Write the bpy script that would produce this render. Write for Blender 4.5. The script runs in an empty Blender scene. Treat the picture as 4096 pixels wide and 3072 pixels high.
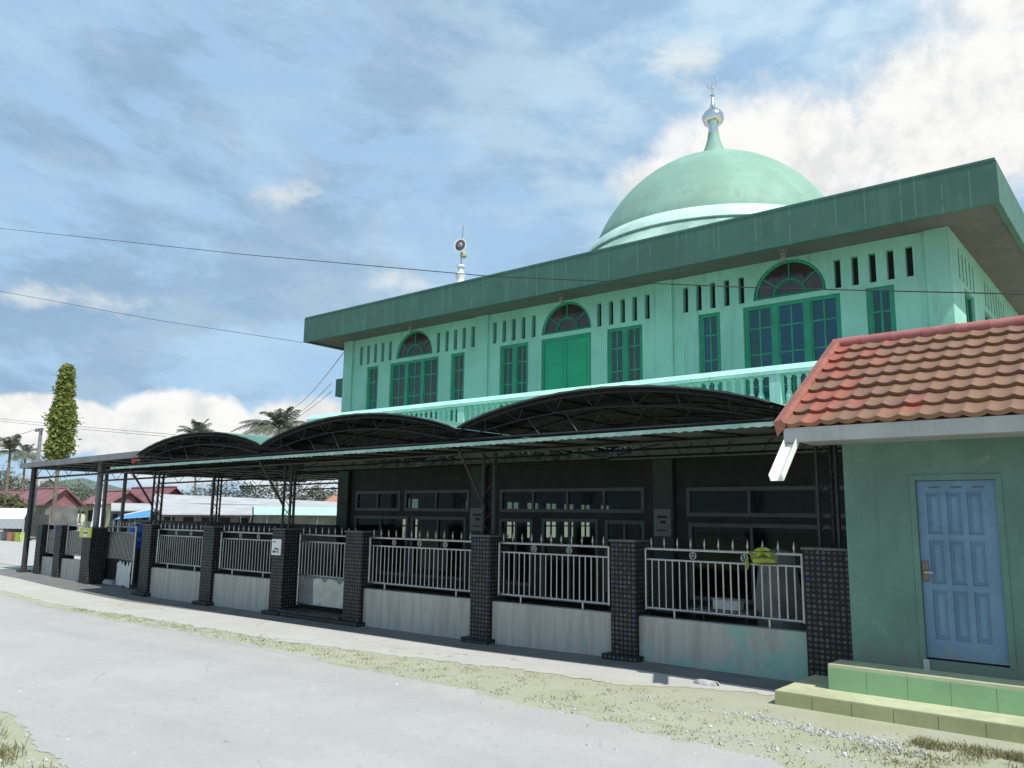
import bpy, math, random
from math import radians, sin, cos, pi, sqrt, atan2, hypot
from mathutils import Vector, Matrix
random.seed(7)
scene = bpy.context.scene
COL = scene.collection

# ------------------------------------------------------------------ camera
EYE = Vector((0.0, 0.0, 2.0))
YAW, PITCH, ROLL = radians(39.423), radians(9.294), radians(0.796)
FPX = 3252.7                                        # focal length in pixels of a 4096 wide frame
_f0 = Vector((-sin(YAW), cos(YAW), 0)); _r0 = Vector((cos(YAW), sin(YAW), 0)); _u0 = Vector((0, 0, 1))
_f = _f0 * cos(PITCH) + _u0 * sin(PITCH); _u = _u0 * cos(PITCH) - _f0 * sin(PITCH)
_r = _r0 * cos(ROLL) + _u * sin(ROLL); _up = _u * cos(ROLL) - _r0 * sin(ROLL)
cam_data = bpy.data.cameras.new('camera')
cam = bpy.data.objects.new('camera', cam_data); COL.objects.link(cam)
cam.matrix_world = Matrix(((_r.x, _up.x, -_f.x, EYE.x), (_r.y, _up.y, -_f.y, EYE.y), (_r.z, _up.z, -_f.z, EYE.z), (0, 0, 0, 1)))
cam_data.sensor_fit = 'HORIZONTAL'; cam_data.sensor_width = 36.0; cam_data.lens = FPX / 4096 * 36.0
cam_data.clip_start = 0.1; cam_data.clip_end = 5000
scene.camera = cam

def at(px, py, Y):
    """a point at real depth Y, read off the survey picture (2212 px wide)"""
    s = 4096 / 2212
    d = _r * ((px * s - 2048) / FPX) - _up * ((py * s - 1536) / FPX) + _f
    return EYE + d * (Y / d.y)

# ------------------------------------------------------------------ node helper
class NT:
    def __init__(s, nt): s.nt = nt; s.n = nt.nodes; s.l = nt.links
    def new(s, t, **kw):
        nd = s.n.new(t)
        for k, v in kw.items(): setattr(nd, k, v)
        return nd
    def put(s, sock, v):
        if hasattr(v, 'is_linked'): s.l.new(v, sock)
        elif isinstance(v, (tuple, list)) and len(v) == 3 and sock.type == 'RGBA': sock.default_value = (*v, 1)
        else: sock.default_value = v
    def m(s, op, a, b=0.0, c=None, clamp=False):
        nd = s.new('ShaderNodeMath', operation=op); nd.use_clamp = clamp
        s.put(nd.inputs[0], a); s.put(nd.inputs[1], b)
        if c is not None: s.put(nd.inputs[2], c)
        return nd.outputs[0]
    def mix(s, f, a, b, mode='MIX'):
        nd = s.new('ShaderNodeMix', data_type='RGBA', blend_type=mode)
        s.put(nd.inputs[0], f); s.put(nd.inputs[6], a); s.put(nd.inputs[7], b)
        return nd.outputs[2]
    def smooth(s, v, a, b, lo=0.0, hi=1.0):
        nd = s.new('ShaderNodeMapRange', interpolation_type='SMOOTHSTEP')
        for i, x in enumerate((v, a, b, lo, hi)): s.put(nd.inputs[i], x)
        return nd.outputs[0]
    def noise(s, vec, scale, detail=4, rough=.55, dist=0.0):
        nd = s.new('ShaderNodeTexNoise')
        if vec is not None: s.l.new(vec, nd.inputs['Vector'])
        nd.inputs['Scale'].default_value = scale; nd.inputs['Detail'].default_value = detail
        nd.inputs['Roughness'].default_value = rough; nd.inputs['Distortion'].default_value = dist
        return nd.outputs['Fac']
    def scalev(s, vec, sc):
        nd = s.new('ShaderNodeVectorMath', operation='MULTIPLY'); s.l.new(vec, nd.inputs[0]); nd.inputs[1].default_value = sc
        return nd.outputs[0]
    def sep(s, vec):
        nd = s.new('ShaderNodeSeparateXYZ'); s.l.new(vec, nd.inputs[0]); return nd.outputs
    def comb(s, x, y, z):
        nd = s.new('ShaderNodeCombineXYZ')
        for i, v in enumerate((x, y, z)): s.put(nd.inputs[i], v)
        return nd.outputs[0]

# ------------------------------------------------------------------ light and sky
SUN_TO = Vector((0.68, -0.13, 1.0)).normalized()
SUN_EL = math.asin(SUN_TO.z); SUN_AZ = atan2(SUN_TO.x, SUN_TO.y)
scene.view_settings.view_transform = 'Standard'; scene.view_settings.look = 'None'
scene.view_settings.gamma = 1.0; scene.view_settings.exposure = 0.42
world = bpy.data.worlds.new('World'); scene.world = world; world.use_nodes = True
W = NT(world.node_tree); W.n.clear()
sky = W.new('ShaderNodeTexSky', sky_type='NISHITA'); sky.sun_disc = False
sky.sun_elevation = SUN_EL; sky.sun_rotation = SUN_AZ
sky.air_density = 1.0; sky.dust_density = 1.2; sky.ozone_density = 1.2
tc = W.new('ShaderNodeTexCoord'); D = tc.outputs['Generated']
x, y, z = W.sep(D)
az = W.m('MULTIPLY', W.m('ARCTAN2', x, y), 57.2958)
el = W.m('MULTIPLY', W.m('ARCSINE', z), 57.2958)
P = W.comb(W.m('MULTIPLY', W.m('ADD', az, W.m('MULTIPLY', el, .35)), .055), W.m('MULTIPLY', el, .115), 0.0)
n_soft = W.noise(P, 1.05, 8, .58, .25)
n_fine = W.noise(P, 4.2, 6, .62, .25)
n_ang = W.noise(D, 9.0, 8, .6, .25)
n_ang2 = W.noise(D, 26.0, 5, .6, .2)
def blob(a0, e0, ra, re):
    u = W.m('DIVIDE', W.m('SUBTRACT', az, a0), ra); v = W.m('DIVIDE', W.m('SUBTRACT', el, e0), re)
    return W.m('SUBTRACT', 1.0, W.m('SQRT', W.m('ADD', W.m('MULTIPLY', u, u), W.m('MULTIPLY', v, v))))
def union(*b):
    r = b[0]
    for q in b[1:]: r = W.m('MAXIMUM', r, q)
    return r
edge = W.m('ADD', W.m('MULTIPLY', W.m('SUBTRACT', n_ang, .5), 1.5), W.m('MULTIPLY', W.m('SUBTRACT', n_ang2, .5), .55))
# tall white cloud over the roof at right, and the cumulus bank low at left
big = union(blob(-8, 24.5, 13, 7.0), blob(-20, 23.5, 12, 5.5), blob(-3, 32, 10, 6), blob(8, 26, 16, 9), blob(-28, 22.5, 6, 3.0))
big_m = W.smooth(W.m('ADD', big, W.m('MULTIPLY', edge, .60)), 0.02, 0.50)
bank = union(blob(-61.5, 4.6, 6.5, 3.6), blob(-53.0, 4.2, 7, 4.4), blob(-69.5, 5.2, 6, 2.2), blob(-44, 4, 7, 4.5), blob(-80, 5, 9, 3), blob(-30, 4, 12, 6))
bank_m = W.smooth(W.m('ADD', bank, W.m('MULTIPLY', edge, .40)), 0.06, 0.24)
veil = W.smooth(W.m('ADD', W.m('MULTIPLY', n_soft, .74), W.m('MULTIPLY', n_fine, .26)), 0.44, 0.60)
puff = union(blob(-55.7, 21.3, 5.5, 1.7), blob(-48, 16.2, 5, 1.6), blob(-26.5, 30.2, 5, 2.6), blob(-70, 13, 8, 1.6))
puff_m = W.smooth(W.m('ADD', puff, W.m('MULTIPLY', W.m('ADD', edge, W.m('MULTIPLY', W.m('SUBTRACT', n_fine, .5), 2.2)), 1.0)), 0.25, 1.15)
right = W.smooth(az, -58.0, -14.0)
nb = W.new('ShaderNodeVectorMath', operation='SCALE'); W.l.new(sky.outputs[0], nb.inputs[0]); nb.inputs['Scale'].default_value = 1.0
blue = W.mix(0.88, nb.outputs[0], (3.05, 4.70, 6.45))
n_patch = W.noise(P, .95, 7, .60, .35)
patch = W.smooth(W.m('ADD', W.m('MULTIPLY', n_patch, .8), W.m('MULTIPLY', n_fine, .2)), .455, .545)
c0 = W.mix(W.m('MULTIPLY', patch, W.m('SUBTRACT', 1.0, W.m('MULTIPLY', right, .75))), blue, (2.28, 3.50, 4.90))
wisp = W.m('MULTIPLY', veil, W.m('ADD', .26, W.m('MULTIPLY', right, .50)))
c1 = W.mix(wisp, c0, (5.0, 6.3, 7.2))
c2 = W.mix(W.m('MULTIPLY', puff_m, .6), c1, (6.6, 6.8, 6.6))
white = W.mix(W.smooth(W.m('ADD', W.m('MULTIPLY', n_ang, .6), W.m('MULTIPLY', n_ang2, .4)), .40, .56), (5.9, 6.0, 6.0), (7.3, 7.3, 7.2))
c3 = W.mix(big_m, c2, white)
c4 = W.mix(bank_m, c3, white)
low = W.smooth(el, 4.2, 1.0)
c5 = W.mix(W.m('MULTIPLY', low, .55), c4, (4.0, 5.4, 6.6))
bg = W.new('ShaderNodeBackground'); W.l.new(c5, bg.inputs[0]); bg.inputs[1].default_value = 0.10
wo = W.new('ShaderNodeOutputWorld'); W.l.new(bg.outputs[0], wo.inputs[0])
sd = bpy.data.lights.new('sun', 'SUN'); sd.energy = 3.6; sd.angle = radians(.53); sd.color = (1, .965, .90)
sun = bpy.data.objects.new('sun', sd); COL.objects.link(sun)
sun.rotation_euler = SUN_TO.to_track_quat('Z', 'Y').to_euler(); sun.location = (20, 0, 60)

# ------------------------------------------------------------------ materials
MATS = {}
def mat(name, col, rough=.65, var=.12, vs=2.5, bump=0.0, bs=40.0, metal=0.0, col2=None, stain=0.0, stain_col=(.05, .06, .05), spec=.5):
    if name in MATS: return MATS[name]
    m = bpy.data.materials.new(name); m.use_nodes = True; T = NT(m.node_tree)
    b = T.n['Principled BSDF']; g = T.new('ShaderNodeTexCoord').outputs['Object']
    geo = T.new('ShaderNodeNewGeometry').outputs['Position']
    a = tuple(c * (1 - var) for c in col); c2 = col2 or tuple(min(1, c * (1 + var)) for c in col)
    n = T.noise(geo, vs, 7, .62)
    c = T.mix(T.smooth(n, .32, .68), a, c2)
    if stain:
        sv = T.noise(T.scalev(geo, (3.0, 3.0, .28)), 1.6, 6, .65)
        c = T.mix(T.m('MULTIPLY', T.smooth(sv, .52, .74), stain), c, stain_col)
    T.put(b.inputs['Base Color'], c)
    rn = T.noise(geo, vs * 3, 4)
    T.put(b.inputs['Roughness'], T.smooth(rn, .2, .8, max(.03, rough - .1), min(1, rough + .1)))
    b.inputs['Metallic'].default_value = metal; b.inputs['Specular IOR Level'].default_value = spec
    if bump:
        bp = T.new('ShaderNodeBump'); bp.inputs['Strength'].default_value = bump; bp.inputs['Distance'].default_value = .02
        T.l.new(T.noise(geo, bs, 5, .6), bp.inputs['Height']); T.l.new(bp.outputs[0], b.inputs['Normal'])
    MATS[name] = m; return m

MINT = mat('mint_wall_paint', (.295, .590, .470), .75, .10, .7, .15, 60, stain=.60, stain_col=(.19, .36, .30))
MINTRIM = mat('pale_mint_paint', (.46, .82, .68), .6, .08, 2, .08, 50, stain=.2, stain_col=(.28, .52, .42))
FASCIA = mat('dark_green_fascia', (.056, .142, .106), .65, .10, 1.2, .08, 30, stain=.4, stain_col=(.095, .20, .155))
def _joints(m):                                            # pale board joints, at random spacing along the fascia
    T = NT(m.node_tree); b = T.n['Principled BSDF']; px, py, pz = T.sep(T.new('ShaderNodeNewGeometry').outputs['Position'])
    old = b.inputs['Base Color'].links[0].from_socket
    u = T.m('DIVIDE', T.m('ADD', px, py), .46); wn = T.new('ShaderNodeTexWhiteNoise', noise_dimensions='1D'); T.l.new(T.m('FLOOR', u), wn.inputs['W'])
    ln = T.m('LESS_THAN', T.m('ABSOLUTE', T.m('SUBTRACT', T.m('FRACT', u), T.m('MULTIPLY', wn.outputs['Value'], .95))), .017)
    zn = T.noise(T.comb(px, 0.0, T.m('MULTIPLY', pz, 2.0)), 1.7, 2)
    T.put(b.inputs['Base Color'], T.mix(T.m('MULTIPLY', T.m('MULTIPLY', ln, T.m('GREATER_THAN', zn, .44)), .55), old, (.15, .32, .25)))
_joints(FASCIA)
SOFFIT = mat('soffit_board', (.145, .125, .12), .8, .10, 1.5)
DOMEM = mat('dome_paint', (.225, .375, .295), .72, .10, .9, .05, 14, stain=.25, stain_col=(.2, .42, .32))
DOMERING = mat('dome_ring_paint', (.52, .70, .62), .6, .10, 1.2, stain=.3, stain_col=(.40, .58, .50))
DOMESKIRT = mat('dome_skirt_paint', (.25, .41, .33), .6, .10, .8, col2=(.42, .60, .52))
CHROME = mat('polished_steel', (.72, .71, .70), .16, .05, 3, metal=1.0)
STEEL = mat('stainless_tube', (.43, .425, .41), .32, .08, 6, metal=.85)
WINGREEN = mat('green_window_paint', (.018, .255, .145), .45, .12, 3)
DOORGREEN = mat('bright_green_door_paint', (.004, .33, .155), .45, .10, 2)
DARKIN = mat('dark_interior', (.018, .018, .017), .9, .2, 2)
PLUM = mat('curtained_glass', (.055, .035, .035), .12, .3, 4, spec=.6)
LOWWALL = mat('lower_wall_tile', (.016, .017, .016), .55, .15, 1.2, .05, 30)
BEAM = mat('balcony_beam_paint', (.058, .082, .070), .6, .15, 1.5)
ALU = mat('window_aluminium', (.14, .143, .14), .5, .1, 4)
FLOOR = mat('terrace_tile', (.045, .045, .043), .35, .15, 2)
PIPE = mat('dark_canopy_pipe', (.017, .018, .017), .5, .2, 5)
PIPEG = mat('grey_canopy_pipe', (.17, .172, .17), .5, .2, 5)
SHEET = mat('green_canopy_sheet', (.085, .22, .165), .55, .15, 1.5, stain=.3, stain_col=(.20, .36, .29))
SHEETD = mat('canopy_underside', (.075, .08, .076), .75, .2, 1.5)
TEALTRIM = mat('teal_gutter_strip', (.27, .56, .46), .5, .25, 4, col2=(.42, .55, .50))
GREYROOF = mat('grey_metal_edge', (.20, .20, .205), .6, .15, 2)
CAP = mat('dark_concrete_cap', (.10, .10, .10), .8, .2, 6)
HOUSEWALL = mat('house_mint_wall', (.112, .203, .166), .8, .14, 1.1, .25, 45, stain=.55, stain_col=(.088, .145, .125))
RISER2 = mat('green_step_tile', (.245, .42, .22), .4, .08, 2, stain=.25, stain_col=(.20, .31, .17))
STEPTOP = mat('cream_step_tile', (.50, .505, .33), .6, .12, 3, .1, 30, stain=.3, stain_col=(.38, .37, .26))
RISER1 = mat('olive_step_tile', (.36, .365, .19), .5, .10, 3, stain=.4, stain_col=(.25, .24, .15))
BLUEDOOR = mat('blue_door_paint', (.118, .208, .312), .55, .14, 2.0, .08, 30, stain=.45, stain_col=(.18, .275, .37))
GUTTER = mat('white_gutter', (.40, .395, .385), .6, .10, 2, stain=.5, stain_col=(.27, .265, .25))
BRIGHTGUT = mat('white_metal_spout', (.80, .80, .77), .45, .06, 3)
RUST = mat('rusty_lock_plate', (.16, .12, .10), .7, .3, 20)
CONCR = mat('pole_concrete', (.20, .20, .195), .85, .15, 3)
WHITEP = mat('white_paint', (.78, .78, .77), .6, .06, 2)
WHITEROOF = mat('pale_metal_roof', (.43, .43, .425), .6, .12, .5, stain=.35, stain_col=(.36, .36, .35))
REDROOF = mat('dull_red_roof', (.20, .085, .095), .75, .18, .6)
REDROOF2 = mat('faded_red_roof', (.24, .105, .11), .8, .22, .8)
BROWNW = mat('dim_shop_wall', (.14, .14, .135), .85, .25, 1)
CREAMW = mat('cream_house_wall', (.46, .47, .30), .8, .1, 1)
GREENROOF = mat('pale_green_roof', (.42, .66, .56), .6, .1, 1)
BLUET = mat('blue_tarpaulin', (.08, .28, .55), .5, .15, 3)
BLUETANK = mat('blue_plastic', (.02, .12, .44), .35, .15, 4)
YELLOW = mat('yellow_green_sign', (.52, .58, .09), .5, .1, 5)
REDP = mat('red_paint', (.55, .04, .05), .5, .1, 5)
PINKP = mat('faded_red_plastic', (.62, .14, .12), .5, .15, 8)
CLOTH = mat('yellow_green_cloth', (.33, .36, .06), .85, .25, 9, .3, 60)
TARP = mat('grey_tarpaulin', (.24, .24, .235), .6, .25, 3, .3, 12)
PAPER = mat('weathered_paper', (.62, .62, .60), .8, .10, 4, .2, 20, stain=.3, stain_col=(.52, .53, .36))
BARK = mat('bark', (.16, .13, .10), .9, .25, 6, .5, 20)
BLACKP = mat('black_rubber', (.02, .02, .02), .6, .2, 4)
HILLM = mat('far_hill', (.10, .14, .11), .9, .12, .02)
NOTICE = mat('grey_notice_board', (.28, .28, .275), .6, .1, 5)
INK = mat('dark_lettering', (.05, .05, .05), .6, .1, 5)
ORANGE = mat('orange_crate_plastic', (.62, .26, .13), .5, .1, 4)

def leafmat(name, c1, c2):
    m = bpy.data.materials.new(name); m.use_nodes = True; T = NT(m.node_tree); b = T.n['Principled BSDF']
    g = T.new('ShaderNodeNewGeometry')
    T.put(b.inputs['Base Color'], T.mix(g.outputs['Random Per Island'], c1, c2))
    b.inputs['Roughness'].default_value = .6
    tr = T.new('ShaderNodeBsdfTranslucent'); T.put(tr.inputs[0], T.mix(g.outputs['Random Per Island'], c1, c2))
    mx = T.new('ShaderNodeMixShader'); mx.inputs[0].default_value = .25
    T.l.new(b.outputs[0], mx.inputs[1]); T.l.new(tr.outputs[0], mx.inputs[2])
    T.l.new(mx.outputs[0], T.n['Material Output'].inputs[0]); return m
LEAF_COL = leafmat('column_tree_leaf', (.095, .125, .025), (.33, .36, .09))
LEAF_PALM = leafmat('palm_frond', (.075, .095, .065), (.20, .22, .16))
LEAF_BUSH = leafmat('bush_leaf', (.05, .065, .03), (.17, .18, .06))
LEAF_GREY = leafmat('far_foliage', (.055, .065, .05), (.15, .16, .11))
LEAF_GRASS = leafmat('dry_grass', (.13, .13, .05), (.34, .33, .17))

def glass(name, base, c2, spec=.5):
    m = bpy.data.materials.new(name); m.use_nodes = True; T = NT(m.node_tree); b = T.n['Principled BSDF']
    geo = T.new('ShaderNodeNewGeometry').outputs['Position']
    n = T.noise(T.scalev(geo, (7.0, 7.0, .7)), 1.0, 4, .6)
    T.put(b.inputs['Base Color'], T.mix(T.smooth(n, .44, .58), base, c2))
    bp = T.new('ShaderNodeBump'); bp.inputs['Strength'].default_value = .25; bp.inputs['Distance'].default_value = .02; T.l.new(T.noise(geo, 2.6, 2), bp.inputs['Height']); T.l.new(bp.outputs[0], b.inputs['Normal'])
    b.inputs['Roughness'].default_value = .07; b.inputs['Specular IOR Level'].default_value = spec
    return m
GLASS_UP = glass('upper_window_glass', (.010, .075, .060), (.060, .045, .040))
GLASS_BL = glass('sky_reflection_glass', (.018, .075, .135), (.018, .075, .065))  # blue of the reflected sky is put into the pane colour
def clear_glass():
    m = bpy.data.materials.new('clear_window_glass'); m.use_nodes = True; T = NT(m.node_tree); b = T.n['Principled BSDF']
    b.inputs['Base Color'].default_value = (.012, .013, .012, 1); b.inputs['Roughness'].default_value = .06; b.inputs['Specular IOR Level'].default_value = .4
    tr = T.new('ShaderNodeBsdfTransparent'); T.put(tr.inputs[0], (.82, .86, .83)); mx = T.new('ShaderNodeMixShader'); mx.inputs[0].default_value = .70
    T.l.new(b.outputs[0], mx.inputs[1]); T.l.new(tr.outputs[0], mx.inputs[2]); T.l.new(mx.outputs[0], T.n['Material Output'].inputs[0]); return m
GLASS_LOW = clear_glass()

def mosaic():
    m = bpy.data.materials.new('black_studded_mosaic'); m.use_nodes = True; T = NT(m.node_tree); b = T.n['Principled BSDF']
    g = T.new('ShaderNodeNewGeometry'); px, py, pz = T.sep(g.outputs['Position']); nx, ny, nz = T.sep(g.outputs['True Normal'])
    sx = T.m('GREATER_THAN', T.m('ABSOLUTE', nx), .6); top = T.m('GREATER_THAN', T.m('ABSOLUTE', nz), .6)
    u = T.m('ADD', T.m('MULTIPLY', px, T.m('SUBTRACT', 1.0, sx)), T.m('MULTIPLY', py, sx))
    v = T.m('ADD', T.m('MULTIPLY', pz, T.m('SUBTRACT', 1.0, top)), T.m('MULTIPLY', py, top))
    u = T.m('MULTIPLY', u, 1 / .070); v = T.m('MULTIPLY', v, 1 / .066)
    fu = T.m('SUBTRACT', T.m('FRACT', u), .5); fv = T.m('SUBTRACT', T.m('FRACT', v), .5)
    d = T.m('SQRT', T.m('ADD', T.m('MULTIPLY', fu, fu), T.m('MULTIPLY', fv, fv)))
    dot = T.smooth(d, .40, .27)
    ring = T.m('MULTIPLY', T.smooth(d, .12, .17), dot)
    wn = T.new('ShaderNodeTexWhiteNoise', noise_dimensions='3D')
    T.l.new(T.comb(T.m('FLOOR', u), T.m('FLOOR', v), sx), wn.inputs['Vector'])
    r = wn.outputs['Value']
    tint = T.mix(T.m('GREATER_THAN', r, .955), T.mix(r, (.050, .048, .047), (.125, .122, .118)), (.06, .055, .16))
    c = T.mix(T.m('MULTIPLY', T.m('ADD', T.m('MULTIPLY', ring, .5), T.m('MULTIPLY', dot, .5)), 1.0), (.009, .009, .009), tint)
    T.put(b.inputs['Base Color'], c); b.inputs['Roughness'].default_value = .5; b.inputs['Specular IOR Level'].default_value = .28
    bp = T.new('ShaderNodeBump'); bp.inputs['Strength'].default_value = .7; bp.inputs['Distance'].default_value = .012
    T.l.new(dot, bp.inputs['Height']); T.l.new(bp.outputs[0], b.inputs['Normal'])
    return m
MOSAIC = mosaic()

def splash(m, z0, z1, col, amt):
    T = NT(m.node_tree); b = T.n['Principled BSDF']; pos = T.new('ShaderNodeNewGeometry').outputs['Position']; pz = T.sep(pos)[2]
    old = b.inputs['Base Color'].links[0].from_socket
    k = T.m('ADD', T.smooth(pz, z1, z0), T.m('MULTIPLY', T.m('SUBTRACT', T.noise(T.scalev(pos, (3, 3, 1.2)), 2.2, 7, .7), .5), 1.5))
    T.put(b.inputs['Base Color'], T.mix(T.m('MULTIPLY', T.smooth(k, .55, 1.15), amt), old, col))
splash(HOUSEWALL, .42, 1.0, (.16, .17, .14), .75); splash(BLUEDOOR, .53, .95, (.17, .19, .20), .6)
def chips(m, scale, lo, hi, col, amt):
    T = NT(m.node_tree); b = T.n['Principled BSDF']; pos = T.new('ShaderNodeNewGeometry').outputs['Position']
    old = b.inputs['Base Color'].links[0].from_socket
    T.put(b.inputs['Base Color'], T.mix(T.m('MULTIPLY', T.smooth(T.noise(pos, scale, 8, .72), lo, hi), amt), old, col))
chips(HOUSEWALL, 1.6, .62, .68, (.20, .27, .235), .6); chips(MINT, 1.1, .63, .70, (.36, .60, .50), .6); chips(BLUEDOOR, 5, .66, .70, (.20, .26, .30), .6)
def streaks(m, col, amt, sc=(8.0, 8.0, .30), lo=.54, hi=.70):
    T = NT(m.node_tree); b = T.n['Principled BSDF']; pos = T.new('ShaderNodeNewGeometry').outputs['Position']
    old = b.inputs['Base Color'].links[0].from_socket
    k = T.m('MULTIPLY', T.smooth(T.noise(T.scalev(pos, sc), 1.3, 6, .7), lo, hi), T.smooth(T.noise(pos, .9, 4), .38, .62))
    T.put(b.inputs['Base Color'], T.mix(T.m('MULTIPLY', k, amt), old, col))
streaks(MINT, (.15, .25, .21), .55); streaks(HOUSEWALL, (.07, .10, .09), .45); streaks(DOMEM, (.13, .22, .175), .45, (2.2, 2.2, .5)); streaks(MINTRIM, (.26, .38, .33), .5); streaks(FASCIA, (.10, .18, .145), .5)
chips(RISER1, 4, .60, .68, (.27, .26, .17), .6); chips(RISER2, 4, .62, .70, (.30, .34, .20), .5); chips(STEPTOP, 3, .58, .68, (.36, .34, .24), .6)
def fencewall():
    m = bpy.data.materials.new('peeling_plaster_wall'); m.use_nodes = True; T = NT(m.node_tree); b = T.n['Principled BSDF']
    g = T.new('ShaderNodeNewGeometry'); pos = g.outputs['Position']; px, py, pz = T.sep(pos)
    n = T.noise(pos, 2.2, 8, .68); n2 = T.noise(T.scalev(pos, (6, 6, .6)), 1.5, 6, .6)
    plaster = T.mix(T.smooth(n2, .35, .7), (.43, .41, .375), (.325, .312, .285))
    wear = T.m('ADD', T.m('ADD', n, T.smooth(px, -7.2, -3.8, -.15, .085)), T.smooth(pz, .34, .02, 0, .11))
    paint = T.mix(T.noise(pos, 9, 5), (.22, .38, .32), (.29, .44, .38))
    T.put(b.inputs['Base Color'], T.mix(T.smooth(wear, .50, .68), plaster, paint)); b.inputs['Roughness'].default_value = .85
    bp = T.new('ShaderNodeBump'); bp.inputs['Strength'].default_value = .25; bp.inputs['Distance'].default_value = .01
    T.l.new(T.noise(pos, 50, 5, .6), bp.inputs['Height']); T.l.new(bp.outputs[0], b.inputs['Normal'])
    return m
FENCEWALL = fencewall()

def tile_roof():
    m = bpy.data.materials.new('orange_roof_tile'); m.use_nodes = True; T = NT(m.node_tree); b = T.n['Principled BSDF']
    g = T.new('ShaderNodeNewGeometry'); pos = g.outputs['Position']; px, py, pz = T.sep(pos)
    wn = T.new('ShaderNodeTexWhiteNoise', noise_dimensions='2D')
    T.l.new(T.comb(T.m('FLOOR', T.m('DIVIDE', px, .21)), T.m('FLOOR', T.m('DIVIDE', T.m('SUBTRACT', pz, 3.10), .1694)), 0), wn.inputs['Vector'])
    fade = T.m('ADD', T.m('ADD', T.noise(pos, 1.1, 6, .6), T.m('MULTIPLY', T.m('SUBTRACT', wn.outputs['Value'], .5), .24)), T.smooth(px, -3.9, -2.2, -.20, .10))
    c = T.mix(T.smooth(fade, .36, .52), (.335, .098, .062), (.235, .128, .072))
    c = T.mix(T.smooth(T.noise(pos, 3.2, 6, .65), .52, .72), c, (.205, .092, .085))
    c = T.mix(T.m('MULTIPLY', wn.outputs['Value'], .38), c, (.15, .075, .055)); c = T.mix(T.m('MULTIPLY', T.smooth(T.noise(pos, 26, 5, .7), .56, .70), .5), c, (.12, .095, .065))
    T.put(b.inputs['Base Color'], c); b.inputs['Roughness'].default_value = .6
    bp = T.new('ShaderNodeBump'); bp.inputs['Strength'].default_value = .2; bp.inputs['Distance'].default_value = .005
    T.l.new(T.noise(pos, 90, 4), bp.inputs['Height']); T.l.new(bp.outputs[0], b.inputs['Normal'])
    return m
TILE = tile_roof()
TILETRIM = mat('orange_barge_tile', (.31, .115, .082), .55, .2, 3)

def groundmat(name, cols, scales, bump, speck=0.0, speck_col=(.2, .2, .2), cracks=0.0):
    m = bpy.data.materials.new(name); m.use_nodes = True; T = NT(m.node_tree); b = T.n['Principled BSDF']
    pos = T.new('ShaderNodeNewGeometry').outputs['Position']
    n1 = T.noise(pos, scales[0], 8, .62); n2 = T.noise(T.scalev(pos, (.35, 1.4, 1)), scales[1], 6, .6); n3 = T.noise(pos, 38, 5, .7)
    c = T.mix(T.smooth(n1, .35, .66), cols[0], cols[1]); c = T.mix(T.m('MULTIPLY', T.smooth(n2, .48, .72), .7), c, cols[2])
    c = T.mix(T.m('MULTIPLY', T.smooth(n3, .35, .75), .22), c, tuple(q * .72 for q in cols[1]))
    if speck:
        vo = T.new('ShaderNodeTexVoronoi'); vo.inputs['Scale'].default_value = 9.0; T.l.new(pos, vo.inputs['Vector'])
        sp = T.m('MULTIPLY', T.smooth(vo.outputs['Distance'], .16, .07), T.m('GREATER_THAN', T.sep(vo.outputs['Color'])[0], 1 - speck))
        c = T.mix(sp, c, speck_col)
    if cracks and speck < .09:
        px, py, pz = T.sep(pos)
        band = T.m('ABSOLUTE', T.m('SUBTRACT', T.m('FRACT', T.m('DIVIDE', T.m('ADD', py, T.m('MULTIPLY', px, -.03)), 1.55)), .5))
        c = T.mix(T.m('MULTIPLY', T.smooth(band, .30, .02), T.m('MULTIPLY', T.smooth(T.noise(T.scalev(pos, (.12, 1.2, 1)), 1.0, 5), .35, .7), .35)), c, tuple(q * .80 for q in cols[0]))
        v2 = T.new('ShaderNodeTexVoronoi'); v2.inputs['Scale'].default_value = 2.3; T.l.new(pos, v2.inputs['Vector'])
        c = T.mix(T.m('MULTIPLY', T.smooth(v2.outputs['Distance'], .075, .03), T.m('GREATER_THAN', T.sep(v2.outputs['Color'])[1], .72)), c, tuple(q * .55 for q in cols[0]))
        c = T.mix(T.m('MULTIPLY', T.smooth(T.noise(pos, 7.5, 7, .75), .50, .66), .30), c, tuple(q * .76 for q in cols[0]))
        c = T.mix(T.m('MULTIPLY', T.smooth(T.noise(pos, 160, 3, .8), .52, .70), .30), c, tuple(q * 1.18 for q in cols[1]))
        c = T.mix(T.m('MULTIPLY', T.smooth(T.noise(pos, 110, 3, .8), .55, .72), .30), c, tuple(q * .66 for q in cols[1]))
    if cracks:
        vc = T.new('ShaderNodeTexVoronoi', feature='DISTANCE_TO_EDGE'); vc.inputs['Scale'].default_value = .42
        wob = T.new('ShaderNodeVectorMath', operation='ADD'); nz = T.new('ShaderNodeTexNoise'); nz.inputs['Scale'].default_value = 1.7; nz.inputs['Detail'].default_value = 6
        T.l.new(pos, nz.inputs['Vector']); T.l.new(pos, wob.inputs[0]); T.l.new(nz.outputs['Color'], wob.inputs[1]); T.l.new(wob.outputs[0], vc.inputs['Vector'])
        ck = T.m('MULTIPLY', T.m('MULTIPLY', T.smooth(vc.outputs['Distance'], .008, .002), T.smooth(n1, .45, .6)), cracks)
        c = T.mix(ck, c, tuple(q * .45 for q in cols[1]))
    T.put(b.inputs['Base Color'], c); b.inputs['Roughness'].default_value = .9
    bp = T.new('ShaderNodeBump'); bp.inputs['Strength'].default_value = bump; bp.inputs['Distance'].default_value = .03
    T.l.new(T.noise(pos, 30, 7, .7), bp.inputs['Height']); T.l.new(bp.outputs[0], b.inputs['Normal'])
    return m
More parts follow.
